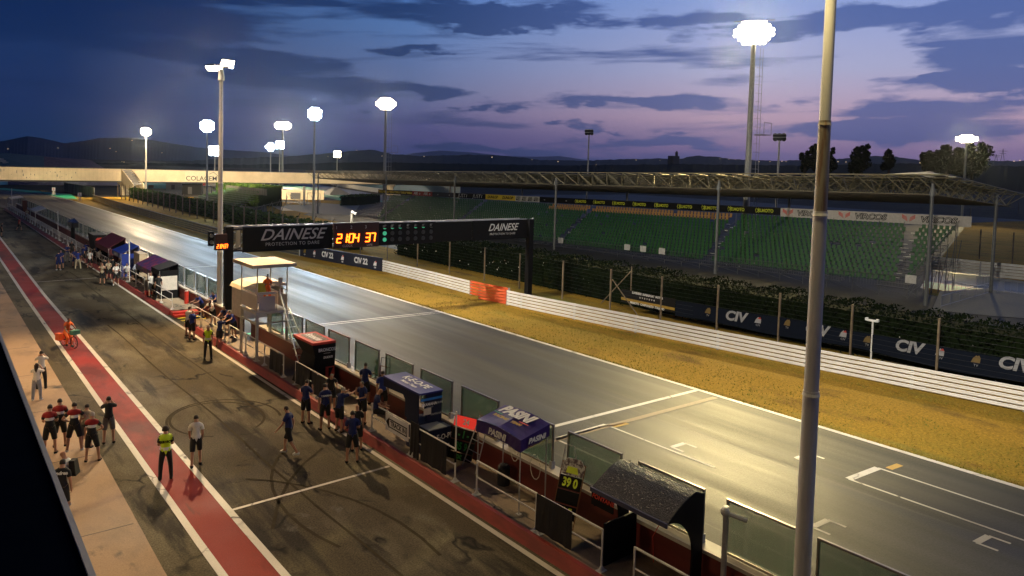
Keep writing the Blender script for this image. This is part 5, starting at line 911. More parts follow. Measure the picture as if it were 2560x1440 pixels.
T13, c14 = mast('far lit floodlight head shining over the dark trees on the right', (215, 76), 20.6, 0, 'lamp_yel', 5., 1.8, 4, 9, .35, False, (60, 30, 0), zb=-4)
PW = 1.
spot('flood_main', c13+Vector((-.5, -.3, .3)), (27, 19, 0), 92000*PW, YEL, 64, .7, 1.6, T1)
spot('flood_main', c13+Vector((-.5, .3, -.3)), (33, 42, 0), 110000*PW, YEL, 60, .7, 1.6, T1)
spot('flood_second', c9+Vector((-.5, -.3, .3)), (28, 85, 0), 40000*PW, WARM, 75, .7, 1.5, T2)
spot('flood_slim', c8+Vector((-.3, -.3, 0)), (22, 57, 0), 27000*PW, COOL, 80, .7, .9, T3)
spot('flood_slim', c2+Vector((-.2, -.3, 0)), (22, 88, 0), 19000*PW, COOL, 85, .7, .9, T4)
spot('flood_slim', c1+Vector((-.2, -.3, 0)), (26, 158, 0), 60000*PW, WARM, 95, .7, .8, T5)
spot('flood_bridge', c1+Vector((.2, -.3, .4)), (40, 228, 4), 130000*PW, WARM, 160, .8, .8, T5)
spot('flood_bridge', c2+Vector((.2, .6, .2)), (80, 226, 9), 420000*PW, WARM, 62, .8, .8, T4)
spot('flood_far', c14+Vector((-.6, -.3, 0)), (100, 32, 0), 45000*PW, YEL, 60, .7, 1., T13)
spot('flood_far', c7+Vector((0, -.5, 0)), (110, 230, 0), 150000*PW, WARM, 100, .8, 1.5, T6)
spot('pole_lamp', (14.2, 47.0, 15.7), (8, 30, 0), 24000*PW, EAVE, 120, .6, .3, PL); spot('pole_lamp', (15.5, 47.6, 15.9), (34, 62, 1), 30000*PW, WHT, 140, .6, .3, PL)
spot('pole_lamp', (13.9, 7.95, 15.9), (7, 12, 0), 1500*PW, YEL, 120, .6, .3, NP); spot('pole_lamp', (15.9, 7.95, 15.9), (42, 27, 1), 32000*PW, WHT, 90, .7, .3, NP)
# ---------------------------------------------------------------- pit building edge beside the camera
pb = thing('pit_building', 'dark blue edge of the pit building roof in the lower left corner', 'building', (-2, 5, 0))
a = at(0, 852, 8.2); b = at(219, 1440, 8.2); d = (b-a).normalized(); a2 = a-d*60; b2 = b+d*12
MB().hexa([(a2.x, a2.y, 7.9), (b2.x, b2.y, 7.9), (-14, b2.y, 7.9), (-14, a2.y, 7.9)], [(a2.x, a2.y, 8.2), (b2.x, b2.y, 8.2), (-14, b2.y, 8.2), (-14, a2.y, 8.2)]).build('roof_slab', mat('roof_dark', (.002, .004, .01), 1., spec=0.), pb)
MB().hexa([(a2.x, a2.y, 8.12), (b2.x, b2.y, 8.12), (b2.x+.03, b2.y, 8.12), (a2.x+.03, a2.y, 8.12)], [(a2.x, a2.y, 8.215), (b2.x, b2.y, 8.215), (b2.x+.03, b2.y, 8.215), (a2.x+.03, a2.y, 8.215)]).build('roof_edge', mat('roof_edge', (.12, .17, .26), .5), pb)
MB().box(-14, -4.5, -20, 160, 0, 7.9).build('wall', 'concrete', pb)
for i, yy in enumerate((16, 30, 44, 60, 78, 100)):
    fx = thing('wall_floodlight', 'floodlight fixed under the pit building eave', 'floodlight', (-.9, yy, 7.6), group='floodlights under the pit building eave'); MB().box(-4.5, -1, yy-.04, yy+.04, 7.62, 7.7).build('arm', 'galv', fx); head(fx, (-.8, yy, 7.5), (7, yy-2, 0), 'lamp_warm', .22)
    spot('eave_lamp', (-.7, yy, 7.35), (2.5, yy, 0), 1250*PW, EAVE, 125, .8, .2, fx)
# ---------------------------------------------------------------- hills, trees, villages
def ridge(name, label, pts, D, depth, m, drop_=None):
    m_ = MB(); fr = []; cr = []; bk = []; rr = random.Random(5)
    P = [];
    for (x0, y0), (x1, y1) in zip(pts, pts[1:]):
        n = max(1, int((x1-x0)/8)); P += [(x0+(x1-x0)*k/n, y0+(y1-y0)*k/n+(rr.uniform(-1, 1)*(.35 if D > 3000 else 1.1))) for k in range(n)]
    P.append(pts[-1])
    for px, py in P:
        c = atD(px, py, D); g = Vector((c.x, c.y, 0)); u = g.normalized(); cr.append(c); fr.append(u*(D-depth)+Vector((0, 0, -60))); bk.append(u*(D+depth)+Vector((0, 0, -60)))
    n = len(P); m_.v = fr+cr+bk; m_.f = [(i, i+1, n+i+1, n+i) for i in range(n-1)]+[(n+i, n+i+1, 2*n+i+1, 2*n+i) for i in range(n-1)]
    return tag(m_.build(name, m), kind='structure')
ridge('hills', '', [(-300, 372), (-60, 362), (20, 350), (70, 340), (110, 346), (160, 358), (210, 352), (250, 345), (330, 344), (380, 350), (450, 362), (520, 372), (600, 377), (660, 380), (740, 392), (820, 400)], 5200, 1500, 'hill_far_hazed')
ridge('hills', '', [(980, 392), (1040, 382), (1100, 376), (1180, 381), (1260, 389), (1340, 392), (1400, 390), (1440, 396), (1520, 408)], 12000, 2500, 'hill_faint_hazed')
ridge('hills', '', [(-300, 402), (300, 402), (480, 402), (560, 396), (700, 392), (760, 388), (820, 383), (890, 376), (930, 374), (980, 385), (1050, 390), (1100, 388), (1180, 386), (1240, 388), (1290, 392), (1350, 400), (1450, 402), (1560, 398), (1640, 396), (1700, 397), (1740, 389), (1790, 392), (1840, 398), (1940, 402), (2000, 400), (2090, 398), (2180, 390), (2240, 392), (2300, 400), (2420, 402), (2560, 402), (2900, 410)], 2400, 900, 'hill')
ridge('hills', '', [(-300, 412), (360, 407), (600, 412), (900, 405), (1100, 408), (1400, 414), (1700, 410), (2000, 414), (2250, 408), (2560, 416), (2900, 420)], 1300, 500, MATS['leaf_dark'])
rr = random.Random(11)
hl = [(20, 372), (145, 370), (275, 371), (290, 379), (405, 382), (330, 351), (305, 404), (310, 405), (460, 409), (545, 390), (608, 412), (640, 415), (820, 391), (892, 376), (955, 390), (985, 384), (1060, 391), (1110, 413), (1230, 393), (1395, 404), (1490, 412), (1415, 417), (1590, 400), (1650, 401), (1800, 397), (1822, 398), (1838, 399), (1898, 404), (1925, 404), (1955, 403), (2050, 400), (2095, 404), (2115, 405), (2190, 410), (2233, 399), (2236, 413), (2300, 407), (2535, 403), (2550, 401), (2108, 415), (1965, 404), (1700, 413), (1330, 399), (1180, 413)]
for i, (px, py) in enumerate(hl):
    c = atD(px, py, 1750 if py > 385 or px > 900 else 3600); s = rr.uniform(.3, .75)*(1 if py > 385 or px > 900 else 2)
    t = tag(MB().box(c.x-s*1.6, c.x+s*1.6, c.y-s, c.y+s, c.z-s, c.z+s*.6).add([(c.x-s*1.7, c.y-s*1.1, c.z+s*.6), (c.x+s*1.7, c.y-s*1.1, c.z+s*.6), (c.x+s*1.7, c.y+s*1.1, c.z+s*.6), (c.x-s*1.7, c.y+s*1.1, c.z+s*.6), (c.x-s, c.y, c.z+s*1.2), (c.x+s, c.y, c.z+s*1.2)], [(0, 1, 5, 4), (1, 2, 5), (2, 3, 4, 5), (3, 0, 4)]).build('lit_house', 'house_light'), 'tiny lit house window glowing on the dark hills', 'house', 'lit houses scattered over the hills')
c = atD(1685, 392, 1900); t = thing('church', 'dark church with a tower on the hill crest', 'church', c); MB().box(c.x-14, c.x+12, c.y-8, c.y+8, c.z-25, c.z+2).build('nave', 'hill', t); MB().box(c.x+8, c.x+13, c.y-2, c.y+3, c.z-10, c.z+11).add([(c.x+8, c.y-2, c.z+11), (c.x+13, c.y-2, c.z+11), (c.x+13, c.y+3, c.z+11), (c.x+8, c.y+3, c.z+11), (c.x+10.5, c.y, c.z+16)], [(0, 1, 4), (1, 2, 4), (2, 3, 4), (3, 0, 4)]).build('tower', 'hill', t)
for px, lb in ((2506, 'faint lattice power pylon on the right skyline'), (2490, 'fainter small power pylon left of the other')):
    c = atD(px, 402, 1900); t = thing('pylon', lb, 'pylon', c); h = 26 if px > 2500 else 14
    MB().path([c+Vector((-4, 3, -8)), c+Vector((0, 0, h)), c+Vector((4, -3, -8))], .5, 4).path([c+Vector((-8, 6, h*.8)), c+Vector((8, -6, h*.8))], .4, 4).path([c+Vector((-6, 4.5, h*.6)), c+Vector((6, -4.5, h*.6))], .4, 4).build('lattice', 'hill_far_hazed', t)
def tree(label, px, pyt, pyb, w, D, kind='columnar'):
    top = atD(px, pyt, D); base = atD(px, pyb, D); hh = top.z-base.z; wr = w/1840*D/2; t = thing('tree', label, 'tree', (base.x, base.y, base.z), group='dark trees on the right skyline')
    MB().tube(base-Vector((0, 0, 2)), base+Vector((0, 0, hh*.5)), .5, 7, .2).tube(base+Vector((0, 0, hh*.3)), base+Vector((wr*.4, 0, hh*.6)), .2, 5, .08).tube(base+Vector((0, 0, hh*.25)), base+Vector((-wr*.4, 0, hh*.55)), .2, 5, .08).build('trunk', 'trunk', t)
    cl_ = [(Vector((random.uniform(-1, 1)*wr*.6*(1-k/16), random.uniform(-1, 1)*wr*.6, hh*(.12+.8*k/15))), wr*random.uniform(.3, .55)*(1.15-k/22)) for k in range(16)]
    def fn():
        c_, r_ = random.choice(cl_); v = Vector((random.gauss(0, 1), random.gauss(0, 1), random.gauss(0, 1.3))).normalized()*r_*random.uniform(.5, 1.05); return base+c_+v
    m_ = MB(); leaves(m_, 4200, fn, .5*D/260); m_.build('crown', 'leaf_dark', t)
for px, a_, b_, w, lb in ((2012, 378, 425, 30, 'small tree left of the near pole'), (2040, 358, 430, 48, 'dark poplar just behind the near pole'), (2070, 360, 430, 34, 'narrow tree right behind the near pole'), (2152, 362, 430, 62, 'rounded dark tree right of the near pole'), (2222, 374, 425, 30, 'slender tree between two larger skyline trees'), (2325, 380, 430, 52, 'low dark tree left of the largest pair'), (2365, 366, 430, 74, 'large dark tree left of the far yellow lamp'), (2430, 360, 435, 84, 'largest dark tree under the far yellow lamp')): tree(lb, px, a_, b_, w, 265)
# ---------------------------------------------------------------- people
def V3(t): return Vector(t)
POSES = {  # right arm (upper, fore), left arm, right leg (thigh, shin), left leg, forward lean in degrees, head tilt forward
 'stand': (((.16, .02, -1), (.05, .18, -1)), ((-.16, .02, -1), (-.05, .18, -1)), ((.1, .02, -1), (.05, -.03, -1)), ((-.1, 0, -1), (-.05, -.03, -1)), 2, 6),
 'hips': (((.75, -.25, -.75), (-.75, .35, -.45)), ((-.75, -.25, -.75), (.75, .35, -.45)), ((.2, .02, -1), (.1, -.02, -1)), ((-.2, .02, -1), (-.1, -.02, -1)), 2, 0),
 'hip_one': (((.7, -.2, -.8), (-.7, .4, -.4)), ((-.16, .04, -1), (-.02, .25, -1)), ((.2, .05, -1), (.1, -.05, -1)), ((-.14, 0, -1), (-.06, -.02, -1)), 3, 4),
 'folded': (((.2, .3, -1), (-.85, .5, .15)), ((-.2, .3, -1), (.85, .5, .1)), ((.12, .02, -1), (.04, -.03, -1)), ((-.12, .02, -1), (-.04, -.03, -1)), 0, 8),
 'phone': (((.25, .8, -.35), (-.62, .4, .7)), ((-.25, .8, -.4), (.6, .4, .72)), ((.1, .02, -1), (.04, -.03, -1)), ((-.1, .02, -1), (-.04, -.03, -1)), 0, 0),
 'look_phone': (((.15, .35, -.9), (-.35, .8, .35)), ((-.15, .35, -.9), (.35, .8, .3)), ((.1, .02, -1), (.04, -.03, -1)), ((-.1, .02, -1), (-.04, -.03, -1)), 3, 30),
 'drink': (((.2, .4, -.8), (-.35, .3, 1)), ((-.2, .2, -1), (.5, .7, -.1)), ((.1, .02, -1), (.04, -.03, -1)), ((-.1, .02, -1), (-.04, -.03, -1)), 0, 10),
 'walk': (((.15, -.4, -.9), (.05, .2, -1)), ((-.15, .4, -.9), (-.05, .6, -.7)), ((.05, .42, -.9), (.03, .05, -1)), ((-.05, -.3, -.95), (-.03, -.6, -.8)), 5, 5),
 'stroll': (((.15, -.15, -1), (-.1, .5, -.8)), ((-.15, .15, -1), (.1, .6, -.7)), ((.05, .25, -.97), (.03, -.05, -1)), ((-.05, -.18, -.98), (-.03, -.35, -.9)), 3, 12),
 'lean': (((.2, .75, -.6), (-.1, .85, -.1)), ((-.2, .75, -.6), (.1, .85, -.1)), ((.12, -.12, -1), (.04, -.1, -1)), ((-.12, .1, -1), (-.04, -.15, -1)), 32, -12),
 'reach': (((.2, .9, .15), (-.1, 1, .1)), ((-.2, .85, -.1), (.2, .9, .2)), ((.12, -.12, -1), (.04, -.08, -1)), ((-.12, .15, -1), (-.04, -.15, -1)), 14, -4),
 'point': (((.55, .9, .05), (.3, 1, .08)), ((-.18, 0, -1), (-.02, .2, -1)), ((.12, .02, -1), (.04, -.03, -1)), ((-.12, .02, -1), (-.04, -.03, -1)), 4, 4),
 'crouch': (((.2, .8, -.5), (-.1, .9, .2)), ((-.2, .8, -.5), (.1, .9, .1)), ((.25, .95, -.25), (.02, -.35, -1)), ((-.25, .9, -.35), (-.02, -.4, -1)), 25, -10),
 'sit': (((.15, .3, -.9), (-.2, .8, -.3)), ((-.15, .3, -.9), (.2, .8, -.3)), ((.15, 1, -.1), (.05, .0, -1)), ((-.15, 1, -.1), (-.05, .1, -1)), 8, 10),
 'bike': (((.3, .55, -.75), (-.02, .75, -.55)), ((-.3, .55, -.75), (.02, .75, -.55)), ((.12, .8, -.6), (.02, -.25, -1)), ((-.12, .55, -.85), (-.02, -.15, -1)), 18, -6)}
def person(label, pos, face, pose, shirt, legs, shoes='black_cloth', hair='short', haircol='hair', h=1.74, skin='skin', legkind='shorts', group=None, yoke=None, vest=None, wide=1., lift=0., sleeves=.62):
    pr, pl, lr, ll, lean, tilt = POSES[pose]; s = h/1.75; B = []; 
    t = thing('person', label, 'person', pos, -R(face), group)
    def nrm(v): return V3(v).normalized()
    Rl = Matrix.Rotation(-R(lean), 3, 'X')
    pel = Vector((0, 0, .94)); legs_ = {}
    J = {'pelvis': (pel, .118*wide), 'waist': (pel+Rl@Vector((0, .0, .17)), .112*wide), 'chest': (pel+Rl@Vector((0, 0, .36)), .125*wide), 'upper': (pel+Rl@Vector((0, 0, .47)), .085), 'neck': (pel+Rl@Vector((0, .01, .56)), .052)}
    Rh = Matrix.Rotation(-R(lean+tilt), 3, 'X'); nk = J['neck'][0]; up = Rh@Vector((0, 0, 1)); fw = Rh@Vector((0, 1, 0))
    J['jaw'] = (nk+up*.075+fw*.03, .068); J['skull'] = (nk+up*.15+fw*.02, .094); J['crown'] = (nk+up*.215+fw*.005, .07); J['nose'] = (nk+up*.13+fw*.125, .014)
    E = [('pelvis', 'waist'), ('waist', 'chest'), ('chest', 'upper'), ('upper', 'neck'), ('neck', 'jaw'), ('jaw', 'skull'), ('skull', 'crown'), ('skull', 'nose')]
    for sd, arm, leg in ((1, pr, lr), (-1, pl, ll)):
        k = 'R' if sd > 0 else 'L'; sh = pel+Rl@Vector((.165*sd*wide, 0, .45)); up_, fo_ = arm; el = sh+nrm(up_)*.285; wr = el+nrm(fo_)*.25; fd = nrm(fo_); pm = wr+fd*.075
        J['sh'+k] = (sh, .062*wide); J['el'+k] = (el, .042); J['wr'+k] = (wr, .028); J['pm'+k] = (pm, .028); E += [('upper', 'sh'+k), ('sh'+k, 'el'+k), ('el'+k, 'wr'+k), ('wr'+k, 'pm'+k)]
        side = fd.cross(Vector((0, 0, 1))); side = (side if side.length > .2 else Vector((0, 1, 0))).normalized(); curl = fd.cross(side).normalized()*.02
        for q_ in range(4): a = pm+side*(.012*(q_-1.5)*1.6)+fd*.03; b = a+fd*(.034-.004*abs(q_-1.5))-curl; J['fa%d%s' % (q_, k)] = (a, .009); J['fb%d%s' % (q_, k)] = (b, .008); E += [('pm'+k, 'fa%d%s' % (q_, k)), ('fa%d%s' % (q_, k), 'fb%d%s' % (q_, k))]
        a = wr+fd*.045+side*.035*sd; J['th'+k] = (a, .01); J['ti'+k] = (a+fd*.03+side*.008*sd, .009); E += [('wr'+k, 'th'+k), ('th'+k, 'ti'+k)]
        hp = pel+Vector((.095*sd*wide, 0, -.05)); kn = hp+nrm(leg[0])*.42; an = kn+nrm(leg[1])*.41; toe = an+Vector((.03*sd, .17, -.045)); heel = an+Vector((0, -.05, -.04))
        J['hp'+k] = (hp, .088*wide); J['kn'+k] = (kn, .058); J['cf'+k] = (kn.lerp(an, .35), .053); J['an'+k] = (an, .037); J['toe'+k] = (toe, .036); J['heel'+k] = (heel, .036); legs_[k] = an
        E += [('pelvis', 'hp'+k), ('hp'+k, 'kn'+k), ('kn'+k, 'cf'+k), ('cf'+k, 'an'+k), ('an'+k, 'toe'+k), ('an'+k, 'heel'+k)]
    low = min(legs_['R'].z, legs_['L'].z)-.075; K_ = list(J); idx = {k: i for i, k in enumerate(K_)}
    me = bpy.data.meshes.new('p'); me.from_pydata([(J[k][0]-Vector((0, 0, low)))*s for k in K_], [(idx[a], idx[b]) for a, b in E], [])
    ob = bpy.data.objects.new('p', me); COL.objects.link(ob); md = ob.modifiers.new('s', 'SKIN'); me.skin_vertices.new() if hasattr(me.skin_vertices, 'new') and not me.skin_vertices else None
    if not me.skin_vertices:
        bm = bmesh.new(); bm.from_mesh(me); bm.verts.layers.skin.verify(); bm.to_mesh(me); bm.free()
    for i, k in enumerate(K_): sv = me.skin_vertices[0].data[i]; r_ = J[k][1]*s; sv.radius = (r_, r_); sv.use_root = (k == 'pelvis')
    md.use_smooth_shade = True; md2 = ob.modifiers.new('u', 'SUBSURF'); md2.levels = md2.render_levels = 1
    bpy.context.view_layer.update(); bd = bpy.data.meshes.new_from_object(ob.evaluated_get(bpy.context.evaluated_depsgraph_get())); bpy.data.objects.remove(ob)
    seg_ = [(V3((J[a][0]-Vector((0, 0, low)))*s), V3((J[b][0]-Vector((0, 0, low)))*s), a, b) for a, b in E]; hc = (J['skull'][0]-Vector((0, 0, low)))*s
    lab = []
    for p in bd.polygons:
        c = p.center; best = (9, None, None, 0)
        for A_, B_, a, b in seg_:
            d_ = B_-A_; u = max(0, min(1, (c-A_).dot(d_)/max(1e-9, d_.dot(d_)))); q_ = (c-(A_+d_*u)).length/(J[a][1]*(1-u)+J[b][1]*u)
            if q_ < best[0]: best = (q_, a, b, u)
        _, a, b, u = best; hd = (c-hc)
        if b in ('jaw', 'skull', 'crown', 'nose'):
            L_ = 'head'; hu = hd.dot(up); hf = hd.dot(fw)
            if hair == 'bald': L_ = 'skin'
            elif b != 'nose' and (hu > .055*s or (hf < .0 and hu > -.06*s) or (hf < .035*s and hu > .0)): L_ = 'hair'
        elif a == 'neck' or b == 'neck': L_ = 'skin' if b == 'neck' and u > .45 or a == 'neck' else 'shirt'
        elif a[:2] == 'sh': L_ = 'shirt' if u < sleeves else 'skin'
        elif b[:2] in ('wr', 'pm', 'fa', 'fb', 'th', 'ti') or a[:2] == 'el': L_ = 'shirt' if sleeves > 1.5 and b[:2] == 'wr' else 'skin'
        elif a in ('waist', 'chest', 'upper') or (a == 'pelvis' and b == 'waist' and u > .05): L_ = 'shirt'
        elif a == 'pelvis': L_ = 'legs'
        elif a[:2] == 'hp': L_ = 'legs' if (legkind == 'long' or u < .86) else 'skin'
        elif a[:2] in ('kn', 'cf'): L_ = 'legs' if legkind == 'long' else 'skin'
        else: L_ = 'shoes'
        lab.append(L_)
    bd.name = 'body'; bd.materials.clear(); bd.materials.append(MATS[skin]); bo = bpy.data.objects.new('body', bd); COL.objects.link(bo); bo.parent = t
    def part(nm, key, off, m_, fn=None):
        mp = {}; vs = []; fs = []
        for p, L_ in zip(bd.polygons, lab):
            if L_ != key or (fn and not fn(p.center)): continue
            f = []
            for vi in p.vertices:
                if vi not in mp: v = bd.vertices[vi]; mp[vi] = len(vs); vs.append(v.co+v.normal*off)
                f.append(mp[vi])
            fs.append(f)
        if fs:
            m2 = bpy.data.meshes.new(nm); m2.from_pydata(vs, [], fs); m2.shade_smooth(); m2.materials.append(MATS[m_]); o = bpy.data.objects.new(nm, m2); COL.objects.link(o); o.parent = t; return o
    part('shirt', 'shirt', .016, shirt); part('shorts' if legkind == 'shorts' else 'trousers', 'legs', .026 if legkind == 'shorts' else .016, legs); part('shoes', 'shoes', .012, shoes)
    if hair != 'bald': part('cap' if hair == 'cap' else 'hair', 'hair', .016 if hair != 'curly' else .045, haircol)
    if hair == 'long': MB().tube(hc-fw*.06*s, hc-fw*.1*s-Vector((0, 0, .42)), .085, 8, .05).build('ponytail', haircol, None).parent = t
    if hair == 'bun': MB().ball(hc+up*.12*s-fw*.03, .05, 8, 5).build('bun', haircol, None).parent = t
    zsh = (J['upper'][0].z-low)*s
    if yoke: part('yoke', 'shirt', .022, yoke, lambda c: c.z > zsh-.1*s and abs(c.x) < .19*s)
    if yoke: part('chest_stripe', 'shirt', .024, 'white', lambda c: zsh-.17*s < c.z < zsh-.13*s and abs(c.x) < .17)
    if vest: part('vest', 'shirt', .034, vest, lambda c: abs(c.x) < .165*s); part('reflective_band', 'shirt', .04, 'hivizband', lambda c: abs(c.x) < .165*s and abs((c.z-zsh)/s+.34) < .025)
    if lift: t.location.z += lift
    return t
def pp(px, py, z=0.): return tuple(at(px, py, z))
P_ = person
P_('person in white tee with long brown hair and wide grey jeans filming', pp(92, 1003), 20, 'phone', 'white_cloth', 'denim', 'shoe_white', 'long', h=1.62, legkind='long')
P_('person in dark cap and white tee behind the long haired one, raising a phone', pp(104, 974), 10, 'phone', 'white_cloth', 'black_cloth', 'black_cloth', 'cap', h=1.74, legkind='long')
P_('person in black and red team polo standing nearest the dark roof edge, arms folded', pp(125, 1137), 15, 'folded', 'black_cloth', 'black_cloth', yoke='red_cloth', h=1.76)
P_('person in black and red team polo half hidden behind the leftmost one', pp(150, 1119), 10, 'folded', 'black_cloth', 'black_cloth', yoke='red_cloth', h=1.76)
P_('person in black and red team polo with both hands on the hips', pp(186, 1130), 12, 'hips', 'black_cloth', 'black_cloth', 'shoe_white', yoke='red_cloth', h=1.76)
P_('grey haired person in black and red team polo, nearest of the group', pp(230, 1156), 20, 'hip_one', 'black_cloth', 'black_cloth', haircol='grey_hair', yoke='red_cloth', h=1.72)
P_('person in plain black tee and grey shorts holding a phone to the face', pp(272, 1110), 10, 'phone', 'black_cloth', 'greyshort', h=1.74)
P_('person in tan shirt barely visible behind the team polo group', pp(216, 1122), 30, 'stand', 'beige_cloth', 'greyshort', h=1.6)
bm_ = P_('bald person in white tee wearing a black backpack by the roof edge', pp(166, 1272), -60, 'stand', 'white_cloth', 'beige_cloth', 'shoe_white', 'bald', h=1.74)
MB().hexa([(-.15, -.32, 1.02), (.15, -.32, 1.02), (.15, -.13, 1.02), (-.15, -.13, 1.02)], [(-.12, -.26, 1.45), (.12, -.26, 1.45), (.12, -.12, 1.45), (-.12, -.12, 1.45)]).build('backpack', 'black_cloth', None).parent = bm_
an = P_('person in black shirt lettered Andrea on the back, partly hidden by the roof edge', pp(155, 1300), 25, 'stand', 'black_cloth', 'black_cloth', 'shoe_white', h=1.74); tx = text('Andrea', .13, 'white', None, (0, -.15, 1.4), (1, 0, 0), (0, .1, 1), bold=.006, shear=.2); tx.parent = an
vs_ = P_('curly haired person in yellow high visibility vest on the red strip', pp(414, 1200), 12, 'folded', 'black_cloth', 'black_cloth', hair='curly', h=1.74, legkind='long', vest='hiviz'); tx = text('SERVICE', .1, 'black', None, (0, -.185, 1.3), (1, 0, 0), (0, 0, 1), bold=.006); tx.parent = vs_
P_('person in white polo and black shorts strolling beside the red strip', pp(490, 1166), 15, 'stroll', 'white_cloth', 'black_cloth', h=1.76)
P_('person in blue team shirt jogging alone across the pit lane', pp(722, 1137), -45, 'walk', 'navy_cloth', 'black_cloth', 'shoe_white', h=1.8)
P_('person in blue team shirt drinking beside the red kerb', pp(764, 1060), 60, 'drink', 'navy_cloth', 'black_cloth', h=1.78)
b_ = P_('person in blue team shirt seen from the back, white print on the shoulders', pp(812, 1075), 8, 'stand', 'navy_cloth', 'black_cloth', h=1.82); tx = text('YAMAHA', .1, 'white', None, (0, -.165, 1.38), (1, 0, 0), (0, 0, 1), bold=.004); tx.parent = b_
P_('grey haired person in blue stretching both arms over the railing', pp(848, 1080), 65, 'reach', 'navy_cloth', 'black_cloth', haircol='grey_hair', h=1.74)
P_('tall person in blue with white trainers standing closest to the kerb line', pp(880, 1158), 25, 'folded', 'navy_cloth', 'black_cloth', h=1.84)
P_('dark shirted person hidden behind the tall one in blue', pp(892, 1128), 20, 'stand', 'black_cloth', 'black_cloth', hair='bald', h=1.7)
P_('person in blue with arms raised at the railing next to the grey haired one', pp(905, 1060, PZ), 250, 'drink', 'navy_cloth', 'black_cloth', h=1.7)
P_('bald person in blue sitting sideways on the railing', pp(938, 1085, PZ), 120, 'sit', 'navy_cloth', 'black_cloth', hair='bald', h=1.78, lift=.35)
P_('person in blue watching the small pit board on the wall', pp(912, 1012, PZ), 40, 'folded', 'navy_cloth', 'black_cloth', h=1.78)
P_('person in blue turned sideways beside the small pit board', pp(944, 1000, PZ), -80, 'folded', 'navy_cloth', 'black_cloth', h=1.78)
P_('person in bright blue shirt left of the dark blue team stand', pp(955, 1036, PZ), 30, 'stand', 'royal_cloth', 'black_cloth', h=1.78)
P_('person in black with headphones behind the draped railing', pp(826, 1026, PZ), 200, 'lean', 'black_cloth', 'black_cloth', h=1.72)
P_('official in black with a yellow vest facing the camera on the pit lane', pp(520, 897), 195, 'stand', 'black_cloth', 'black_cloth', h=1.74, legkind='long', vest='hiviz')
P_('person in white tee pointing across the railing', pp(470, 842), 70, 'point', 'white_cloth', 'black_cloth', h=1.78)
P_('bald person in blue standing in front of the pointing one', pp(480, 850), 60, 'stand', 'royal_cloth', 'black_cloth', hair='bald', h=1.74)
P_('person in bright blue bending over by the yellow stripes', pp(505, 795), 250, 'lean', 'royal_cloth', 'black_cloth', h=1.74)
P_('person in white and blue resting both hands on the railing', pp(532, 812, PZ), 230, 'lean', 'white_cloth', 'black_cloth', hair='long', h=1.72)
P_('person in bright blue leaning at the wall behind the white shirted one', pp(540, 790, PZ), 230, 'lean', 'royal_cloth', 'black_cloth', h=1.76)
P_('person in blue crouched at the railing behind the official', pp(548, 868), 50, 'reach', 'navy_cloth', 'black_cloth', h=1.7)
P_('person in dark blue leaning on the rail left of the black gantry post', pp(566, 832, PZ), 220, 'lean', 'navy_cloth', 'black_cloth', h=1.74)
P_('person in black and blue bending at the foot of the gantry post', pp(584, 846, PZ), 240, 'lean', 'royal_cloth', 'black_cloth', h=1.78)
mo = P_('person in orange overalls with hair in a bun inside the marshal tower', (14.1, 37.3, fz+.12), 195, 'look_phone', 'orange_cloth', 'orange_cloth', hair='bun', h=1.68, legkind='long', skin='skin2')
P_('person in white shirt laughing on the platform by the far railing', pp(378, 742, PZ), 330, 'folded', 'white_cloth', 'black_cloth', hair='bald', h=1.76)
P_('person in black tee between the white and red shirts', pp(396, 748, PZ), 20, 'stand', 'black_cloth', 'black_cloth', h=1.8, legkind='long')
P_('person in red shirt and white shorts on the platform', pp(408, 738, PZ), 240, 'hip_one', 'red_cloth', 'white_cloth', hair='short', haircol='grey_hair', h=1.82)
P_('person in cream shirt folding the arms at the edge of the far crowd', pp(256, 712), 200, 'phone', 'beige_cloth', 'black_cloth', h=1.8)
P_('person in white tee and black shorts with white shoes in the far crowd', pp(290, 713), 190, 'folded', 'white_cloth', 'black_cloth', 'shoe_white', h=1.78)
P_('person with yellow lanyard in the far crowd', pp(272, 700), 200, 'look_phone', 'beige_cloth', 'black_cloth', h=1.7)
P_('dark clothed person behind the cream shirted one', pp(282, 695), 30, 'stand', 'black_cloth', 'black_cloth', h=1.74); P_('grey shirted person leaning in behind the white tee', pp(300, 694), 230, 'hips', 'greyshort', 'black_cloth', h=1.74)
P_('person in pale shirt sitting on the platform under the patterned roof', pp(318, 700, PZ), 200, 'sit', 'white_cloth', 'black_cloth', h=1.7, lift=.1); P_('person in light blue bending behind the railing of the crowd', pp(333, 704, PZ), 60, 'lean', 'denim', 'black_cloth', h=1.7)
P_('person in black at the far right of the striped shelter crowd', pp(309, 684, PZ), 60, 'drink', 'black_cloth', 'black_cloth', h=1.76)
P_('person in navy shirt and shorts facing the pit lane, left of a pair', pp(146, 676), 30, 'stand', 'navy_cloth', 'navy_cloth', 'shoe_white', h=1.72); P_('person in blue shirt with folded arms, right of a pair', pp(153, 673), 200, 'folded', 'navy_cloth', 'navy_cloth', h=1.78)
P_('bald person in dark jacket near the far kerb', pp(168, 656), 160, 'folded', 'navy_cloth', 'greyshort', hair='bald', h=1.8, legkind='long')
P_('person in blue shirt and beige trousers talking in the far group', pp(195, 674), 20, 'hips', 'royal_cloth', 'beige_cloth', h=1.76, legkind='long'); P_('dark blue clothed person facing the beige trousers', pp(187, 668), 170, 'stand', 'navy_cloth', 'navy_cloth', h=1.74); P_('person in dark blue with a shoulder bag in the far group', pp(208, 660), 60, 'stroll', 'navy_cloth', 'black_cloth', h=1.76)
